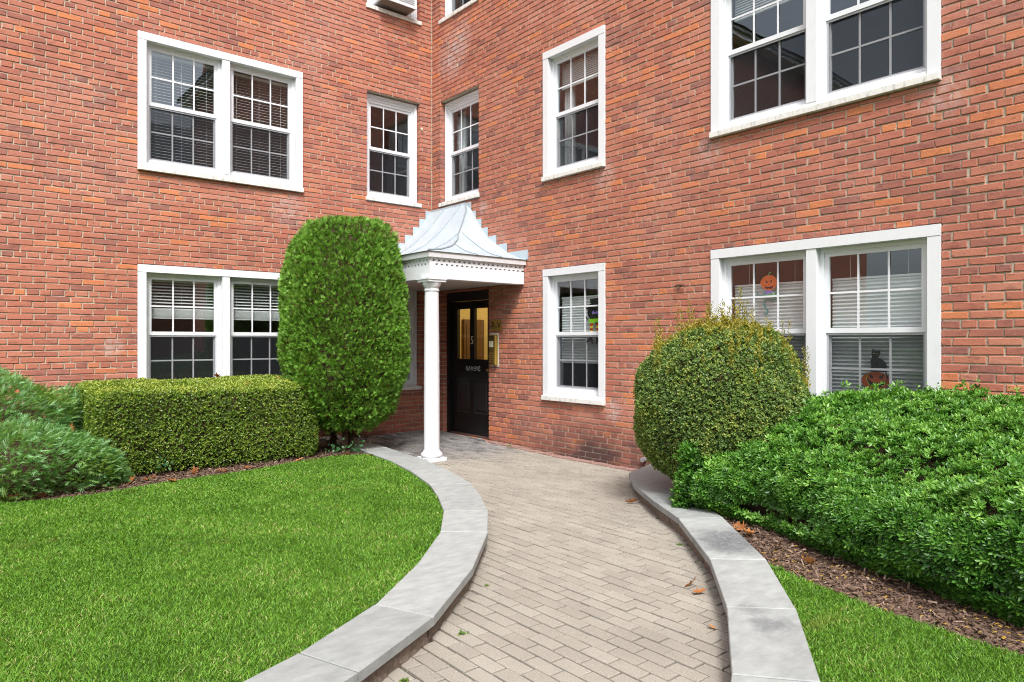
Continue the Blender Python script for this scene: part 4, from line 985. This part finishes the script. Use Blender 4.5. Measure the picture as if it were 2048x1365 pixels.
# round bush with yellow shoots
rc, ra = (-.83, -5.68, .86), (.675, .69, .69)
RB = empty('round_bush', (rc[0], rc[1], .1), label='round olive green bush with upright yellow shoots', cat='bush')
P, N = squad(52000, rc, ra, 2.35, -.95)
vw = (P-np.array(rc))[:, :2]@FW; keep = (vw < .35) | (rng.random(len(P)) < .25); P, N = P[keep], N[keep]
ins = rng.exponential(.03, len(P)); P = P-N*ins[:, None]+N*(.055*wob(P, 4)+.02*wob(P, 12))[:, None]
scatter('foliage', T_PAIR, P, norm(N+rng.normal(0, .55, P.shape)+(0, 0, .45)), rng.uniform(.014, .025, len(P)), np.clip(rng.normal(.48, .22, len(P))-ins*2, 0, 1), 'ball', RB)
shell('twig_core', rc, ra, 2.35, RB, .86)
Ps, Ds, Ss = [], [], []
for i in range(330):
    t = rng.uniform(0, 6.283); f = rng.beta(3.0, 1.6)*1.55; q = np.array((math.cos(f)*math.cos(t), math.cos(f)*math.sin(t), math.sin(f))); q *= (np.abs(q)**2.35).sum()**(-1/2.35)
    if (q[:2]@FW) > .45: continue
    base = np.array(rc)+q*np.array(ra)*.97; h = rng.uniform(.04, .11) if i > 60 else rng.uniform(.14, .30)
    if f < .7: h *= 1.2
    for j in range(int(h/.007)):
        Ps.append(base+np.array((.015*math.sin(j*.4+i), 0, j*.007))); Ds.append((math.cos(j*2.4), math.sin(j*2.4), .9)); Ss.append(.036*(1-.45*j*.007/h))
tall = np.array((-1.02, -5.98, 1.45))
for j in range(46): Ps.append(tall+np.array((.01*math.sin(j*.2), 0, j*.0085))); Ds.append((math.cos(j*2.4), math.sin(j*2.4), .9)); Ss.append(.03)
Ps = np.array(Ps); scatter('new_shoots', T_DIA, Ps, np.array(Ds), np.array(Ss), rng.uniform(.1, 1, len(Ps)), 'shoot', RB)

# broad glossy hedge along the right wing
HE = empty('holly_hedge', (-1.2, -8, .1), label='broad glossy dark green hedge filling the right hand bed', cat='hedge')
FY = np.array([-11.5, -9.5, -8.16, -7.95, -7.57, -7.05, -6.57, -6.19, -5.95, -5.80]); FX = np.array([-2.40, -2.34, -2.27, -2.20, -2.07, -1.88, -1.64, -1.57, -1.56, -1.35])
HY = np.array([-11.5, -9, -8.2, -7.4, -6.8, -6.4, -6.0, -5.80]); HH = np.array([1.08, 1.08, 1.06, 1.03, .98, .90, .76, .58])
SHH = np.array([.64, .64, .63, .61, .58, .57, .53, .45])
def hprof(y, v):
    xf = np.interp(y, FY, FX); h = np.interp(y, HY, HH); sh = np.interp(y, HY, SHH)
    vs = np.array([0, .12, .22, .34, .44, .62, .82, 1.0])
    xs = np.stack([xf+.16, xf+.02, xf, xf+.05, xf+.20, xf+(.0-xf)*.45, xf+(0-xf)*.75, 0*xf-.10]); zs = np.stack([0*y+.12, 0*y+.26, .24+sh*.25, sh*.85, sh+.04, sh+(h-sh)*.50, sh+(h-sh)*.85, h])
    k = np.clip(np.searchsorted(vs, v)-1, 0, 6); f = (v-vs[k])/(vs[k+1]-vs[k]); i = np.arange(len(y))
    return np.c_[xs[k, i]*(1-f)+xs[k+1, i]*f, y, zs[k, i]*(1-f)+zs[k+1, i]*f]
def hsample(n, ylo, yhi):
    y = rng.uniform(ylo, yhi, n); v = np.r_[rng.uniform(0, .44, n//2), rng.uniform(.44, 1, n-n//2)]
    e = 1e-3; P = hprof(y, v); A = hprof(y, np.minimum(v+e, 1)); Z_ = hprof(y, np.maximum(v-e, 0)); tv = norm(A-Z_); B = hprof(y+e*5, v); ty = norm(B-P)
    return P, norm(np.cross(ty, tv))*-1
P, N = hsample(25500, -9.6, -5.8)
N = np.where((N[:, 2:3] < -.6), -N, N)
N[:, 0] = np.where(P[:, 2] < .5, -np.abs(N[:, 0]), N[:, 0])
# rounded north end
m = 2600; yy = np.full(m, -5.82)+rng.normal(0, .03, m); xx = rng.uniform(-1.55, -.9, m); z_ = rng.uniform(.12, .62, m); P = np.vstack([P, np.c_[xx, yy, z_]]); N = np.vstack([N, np.tile((-.35, .8, .3), (m, 1))])
ins = rng.exponential(.035, len(P)); P = P-N*ins[:, None]+N*(.12*wob(P, 2.5)+.05*wob(P, 8))[:, None]
tp = np.clip(N[:, 2], 0, 1)
wild = np.where((tp > .5) & (rng.random(len(P)) < .05), rng.uniform(.02, .09, len(P)), 0); P[:, 2] += wild
ok = (P[:, 0] < -.05) & (P[:, 2] > .08); P, N, ins, tp = P[ok], N[ok], ins[ok], tp[ok]
D = norm(N*.9+np.array((0, 0, .35))+rng.normal(0, .42, P.shape))
u_, v_, zc = proj(P); nr = (zc < 5.2)
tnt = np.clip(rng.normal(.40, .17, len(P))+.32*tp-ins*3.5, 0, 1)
sz = rng.uniform(.030, .044, len(P))
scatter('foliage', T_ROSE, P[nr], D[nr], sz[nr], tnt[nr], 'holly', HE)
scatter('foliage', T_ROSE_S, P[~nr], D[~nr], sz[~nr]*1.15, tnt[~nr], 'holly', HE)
P2, N2 = hsample(4000, -11.4, -9.5); scatter('foliage', T_ROSE_S, P2, N2*np.sign(N2[:, 2:3]+.3)+(0, 0, .4), rng.uniform(.05, .07, 4000), rng.uniform(.2, .7, 4000), 'holly', HE)
# upright sprigs along the back edge
Ps, Ds = [], []
for i in range(70):
    y = rng.uniform(-8.6, -6.3); b0 = hprof(np.array([y]), np.array([rng.uniform(.82, .99)]))[0]; h = rng.uniform(.04, .15)
    for j in range(int(h/.014)): Ps.append(b0+np.array((.01*math.sin(i+j*.3), 0, j*.014))); Ds.append((math.cos(j*2.4), math.sin(j*2.4), .8))
Ps = np.array(Ps); scatter('upright_sprigs', T_DIA, Ps, np.array(Ds), rng.uniform(.02, .032, len(Ps)), rng.uniform(.4, 1, len(Ps)), 'holly', HE)
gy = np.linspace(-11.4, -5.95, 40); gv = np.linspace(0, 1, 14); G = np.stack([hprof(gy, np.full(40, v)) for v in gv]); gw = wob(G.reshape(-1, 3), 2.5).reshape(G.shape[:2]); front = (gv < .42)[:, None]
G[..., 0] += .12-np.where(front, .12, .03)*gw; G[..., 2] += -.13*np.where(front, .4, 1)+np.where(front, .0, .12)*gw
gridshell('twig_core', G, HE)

# ---------------------------------------------------------------- grass, mulch, litter
def blades(name, poly, box, dens, label):
    Ps = []
    x0, x1, y0, y1 = box; n = int((x1-x0)*(y1-y0)*dens); X = rng.uniform(x0, x1, n); Y = rng.uniform(y0, y1, n)
    k = inpoly(X, Y, poly); X, Y = X[k], Y[k]
    u, v, z = proj(np.c_[X, Y, np.full(len(X), .12)]); k = (u > -60) & (u < 1090) & (v < 740) & (z > .4) & (rng.random(len(X)) < np.clip(3.9/z, .33, 1)); X, Y, z = X[k], Y[k], z[k]
    n = len(X); h = rng.uniform(.009, .023, n); w = rng.uniform(.0019, .0030, n)*np.clip(z/3.6, .9, 1.8); a = rng.uniform(0, 6.283, n); ln = rng.uniform(.3, 1.5, n)*h; b_ = rng.uniform(0, 6.283, n)
    ux, uy = np.cos(a)*w, np.sin(a)*w; lx, ly = np.cos(b_)*ln, np.sin(b_)*ln; z0 = np.full(n, .106)
    V = np.stack([np.c_[X-ux, Y-uy, z0], np.c_[X+ux, Y+uy, z0], np.c_[X+ux*.8+lx*.4, Y+uy*.8+ly*.4, z0+h*.6], np.c_[X-ux*.8+lx*.4, Y-uy*.8+ly*.4, z0+h*.6], np.c_[X+lx, Y+ly, z0+h]], 1).reshape(-1, 3)
    F = np.array([(0, 1, 2), (0, 2, 3), (3, 2, 4)])[None]+(np.arange(n)*5)[:, None, None]
    t = np.clip(rng.normal(.47, .26, n), 0, .93); t = np.where(rng.random(n) < .012, 1.0, t)
    return np_mesh(name, V, F.reshape(-1, 3), np.repeat(t, 5), 'grass', kind='stuff', label=label, cat='grass')
blades('grass', LAWN_L, (-7.5, -1.8, -6.9, -1.6), 20500, 'short mown bright green grass of the large lawn')
blades('grass', LAWN_R, (-4.2, -1.9, -9.2, -6.8), 24000, 'short mown grass in the narrow strip by the glossy hedge')
def chips(name, poly, box, n, label):
    X = rng.uniform(box[0], box[1], n); Y = rng.uniform(box[2], box[3], n); k = inpoly(X, Y, poly); X, Y = X[k], Y[k]; n = len(X)
    u, v, z = proj(np.c_[X, Y, np.full(n, .1)]); k = (u > -30) & (u < 1060) & (v < 720); X, Y = X[k], Y[k]; n = len(X)
    P = np.c_[X, Y, .097+rng.exponential(.008, n)]; D = np.c_[rng.normal(size=(n, 2)), rng.normal(0, .3, n)]
    T = (np.array([(-.14, 0, 0), (.14, 0, 0), (.10, 1, .04), (-.10, 1, .04)]), np.array([(0, 1, 2, 3)]))
    scatter(name, T, P, D, rng.uniform(.012, .045, n), np.where(rng.random(n) < .06, 1.0, rng.uniform(0, .8, n)), 'soil', None, flat=norm(np.array((0, 0, 1))+rng.normal(0, .4, (n, 3))), label=label, cat='mulch')
chips('mulch', EDGE_L+[(-13, -.3), (-2.05, -.3)], (-6.5, -1.98, -2.35, -.9), 26000, 'brown shredded bark mulch below the clipped hedge')
chips('mulch', [(-1.5, -5.95)]+[(-1.6, -6.25), (-2.19, -6.90)]+EDGE_R+[(-1.6, -11.9), (-1.4, -6)], (-2.75, -1.4, -9.5, -5.9), 24000, 'brown shredded bark mulch in front of the glossy hedge')

def oak(sz, curl, tint):
    b = MB(); b.tint = tint; O = [(0, -.15), (.06, 0), (.18, .05), (.30, .18), (.16, .26), (.22, .36), (.42, .50), (.22, .52), (.24, .66), (.34, .82), (.16, .80), (.08, .92), (0, 1.08)]
    pts = O+[(-x, y) for x, y in O[-2:0:-1]]
    c = b.pts([(0, y*sz, curl*sz*(y-.5)**2) for y in (-.05, .2, .45, .7, .95)])
    P = [(x*sz, y*sz, sz*(curl*(y-.5)**2+curl*2.2*x*x+.03*math.sin(7*y))) for x, y in pts]; p = b.pts(P)
    ks = []; n = len(P); ys = [-.05, .2, .45, .7, .95]
    for i in range(n):
        j = (i+1) % n; k = int(np.argmin([abs((pts[i][1]+pts[j][1])/2-q) for q in ys])); b.face((c+k, p+i, p+j)); ks.append(k)
    for i in range(n):
        k, k2 = ks[i], ks[(i+1) % n]
        if k != k2: b.face((c+k, p+(i+1) % n, c+k2))
    return b
LV = [  # x, y, z, size, how it lies, where
    (-4.55, -1.93, .115, .15, 'curled orange oak leaf on the mulch below the juniper'), (-4.38, -1.86, .115, .12, 'rust oak leaf between juniper and lawn'), (-3.95, -1.80, .115, .12, 'upright orange oak leaf against the clipped hedge foot'),
    (-3.72, -1.84, .11, .14, 'flat orange oak leaf on mulch under the clipped hedge'), (-3.45, -1.82, .11, .11, 'small orange oak leaf on mulch midway along the hedge'), (-2.85, -1.70, .11, .10, 'rust leaf on mulch at the right end of the clipped hedge'),
    (-5.42, -2.02, .12, .15, 'large orange oak leaf at the far left lawn edge'), (-5.25, -2.08, .12, .12, 'smaller orange oak leaf at the far left lawn edge'), (-2.30, -1.75, .12, .09, 'rust leaf under the tall arborvitae'), (-2.12, -1.95, .12, .09, 'yellow brown leaf by the far end of the coping'),
    (-4.25, -2.12, .12, .13, 'pale tan leaf on the grass edge in front of the mulch'), (-3.9, -.75, .965, .10, 'brown leaf resting on top of the clipped hedge, left end'), (-3.25, -1.25, .93, .09, 'tan leaf lying on top of the clipped hedge, middle'), (-2.75, -.9, .955, .11, 'orange leaf on top of the clipped hedge next to the arborvitae'),
    (-3.3, -.35, .985, .11, 'orange leaf at the back of the clipped hedge top under the window'),
    (-1.66, -6.40, .12, .12, 'brown oak leaf at the foot of the glossy hedge by the dark stained coping'), (-1.74, -6.50, .12, .11, 'second brown leaf at the foot of the glossy hedge'), (-2.02, -7.05, .12, .11, 'flat orange oak leaf on the mulch before the glossy hedge'),
    (-2.60, -6.66, .02, .105, 'orange oak leaf standing on the pavers beside the coping'), (-2.67, -6.76, .015, .075, 'small brown leaf on the pavers beside the orange one'), (-1.30, -5.10, .02, .11, 'brown leaf on the pavers at the far end of the coping'),
    (-3.02, -7.08, .012, .045, 'tiny pale leaf on the pavers in the foreground'), (-1.05, -6.75, .80, .06, 'orange scrap of leaf on top of the glossy hedge')]
for i, (x, y, z, s_, lab) in enumerate(LV):
    b = oak(s_, rng.uniform(.25, .8), rng.random()); o = b.build('oak_leaf', 'oak', label=lab, cat='leaf', group='fallen oak leaves')
    o.location = (x, y, z); o.rotation_euler = (rng.normal(0, .3)+(.9 if 'upright' in lab or 'standing' in lab else 0), rng.normal(0, .3), rng.uniform(0, 6.28))
# leaf scraps caught in the junipers
for (x, y, z, lab) in ((-5.3, -.75, 1.04, 'orange leaf caught near the top of the taller juniper'), (-5.2, -1.15, .66, 'tan leaf caught between the two juniper mounds'), (-5.45, -1.2, .66, 'brown leaf caught behind the lower juniper'), (-4.95, -1.40, .60, 'orange leaf caught on the right side of the lower juniper'), (-4.75, -1.30, .72, 'pinkish dry leaf where juniper meets clipped hedge')):
    b = oak(.10, .6, rng.random()); o = b.build('oak_leaf', 'oak', label=lab, cat='leaf', group='fallen oak leaves'); o.location = (x, y, z); o.rotation_euler = (rng.uniform(.3, 1.2), rng.normal(0, .4), rng.uniform(0, 6.28))
# small yellow leaflets strewn on mulch and coping
n = 110; X = rng.uniform(-2.5, -1.75, n*4); Y = rng.uniform(-8.4, -6.4, n*4); k = inpoly(X, Y, [(-1.6, -6.25), (-2.19, -6.90)]+EDGE_R[:4]+[(-2.1, -8.3), (-1.8, -7)]); X, Y = X[k][:n], Y[k][:n]
scatter('leaf_litter', T_DIA, np.c_[X, Y, np.full(len(X), .118)], np.c_[rng.normal(size=(len(X), 2)), np.zeros(len(X))], rng.uniform(.018, .035, len(X)), rng.uniform(0, 1, len(X)), 'yleaf', None, flat=np.tile((0, 0, 1.), (len(X), 1)), label='tiny yellow leaflets strewn over the mulch', cat='leaf litter')
def weed(x, y, z, r, n, mat, label, cat='weed', sz=.03, group='weeds along the walls'):
    q = r*(.4 if cat == 'weed' else 1); P = np.c_[x+rng.normal(0, q, n), y+rng.normal(0, q, n), z+np.abs(rng.normal(0, q, n))]; D = np.c_[rng.normal(size=(n, 2)), rng.uniform(.1, 1, n)]
    scatter('weed' if cat == 'weed' else 'ivy_plant', (T_DIA[0]*np.array((1.7, 1, 1)), T_DIA[1]), P, D, rng.uniform(sz*.6, sz, n), rng.random(n), mat, None, kind='thing' if cat == 'weed' else 'stuff', label=label, cat=cat, group=group)
weed(-.09, -1.98, .02, .022, 26, 'weed', 'small green weed at the wall base right of the door'); weed(-1.25, -.08, .05, .025, 22, 'weed', 'yellowish weed at the wall base left of the column')
weed(-1.42, -.09, .05, .02, 16, 'weed', 'second yellowish weed nearer the arborvitae'); weed(-4.0, -6.35, .0, .018, 22, 'weed', 'weed in the paver joint below the near coping', sz=.02); weed(-3.5, -5.9, .0, .012, 16, 'weed', 'tiny weed tuft along the curved wall midway', sz=.016)
weed(-4.45, -6.57, .0, .016, 22, 'weed', 'weed tuft in the nearest paver joint', sz=.02); weed(-1.98, -6.12, .0, .018, 14, 'weed', 'pale green weed at the foot of the stained coping', sz=.024)
weed(-2.18, -1.72, .13, .07, 34, 'ivy', 'dark ivy leaves at the foot of the arborvitae', 'ivy', .055, 'ivy patches in the bed'); weed(-2.42, -1.70, .13, .06, 26, 'ivy', 'ivy leaves between arborvitae and clipped hedge', 'ivy', .05, 'ivy patches in the bed')
weed(-4.72, -1.92, .13, .10, 70, 'ivy', 'green ground ivy under the lower juniper', 'ivy', .045, 'ivy patches in the bed'); weed(-4.22, -1.68, .16, .06, 24, 'ivy', 'bright green seedling between juniper and clipped hedge', 'ivy', .05, 'ivy patches in the bed')
weed(-2.26, -7.0, .11, .03, 14, 'weed', 'light green weed where lawn meets mulch', sz=.035)

# ---------------------------------------------------------------- the court across, seen only in the panes
OB = empty('apartment_building', (-6, -27, 0), label='brick apartment house across the court, mirrored in the panes', cat='building')
b = MB(); b.box(-34, 22, -37, -27, -.1, 8.0); b.build('wall', 'farbrick', OB)
b = MB(); b.box(-34.2, 22.2, -27.0, -26.6, 8.0, 8.3); b.build('eaves', 'white', OB)
b = MB(); b.poly([(-34.3, -26.5, 8.3), (22.3, -26.5, 8.3), (16, -32, 13.2), (-28, -32, 13.2)]); b.poly([(-34.3, -37.5, 8.3), (22.3, -37.5, 8.3), (16, -32, 13.2), (-28, -32, 13.2)]); b.poly([(22.3, -26.5, 8.3), (22.3, -37.5, 8.3), (16, -32, 13.2)]); b.poly([(-34.3, -26.5, 8.3), (-34.3, -37.5, 8.3), (-28, -32, 13.2)]); b.build('roof', 'slate', OB)
for fz in (1.0, 3.7, 6.3):
    for i in range(10): b = MB(); x = -31+i*5.2; b.box(x, x+1.9, -27, -26.96, fz, fz+1.55); b.build('window_frame', 'white', OB); b = MB(); b.box(x+.12, x+.88, -26.96, -26.95, fz+.1, fz+1.45); b.box(x+1.02, x+1.78, -26.96, -26.95, fz+.1, fz+1.45); b.build('pane', 'dark', OB)
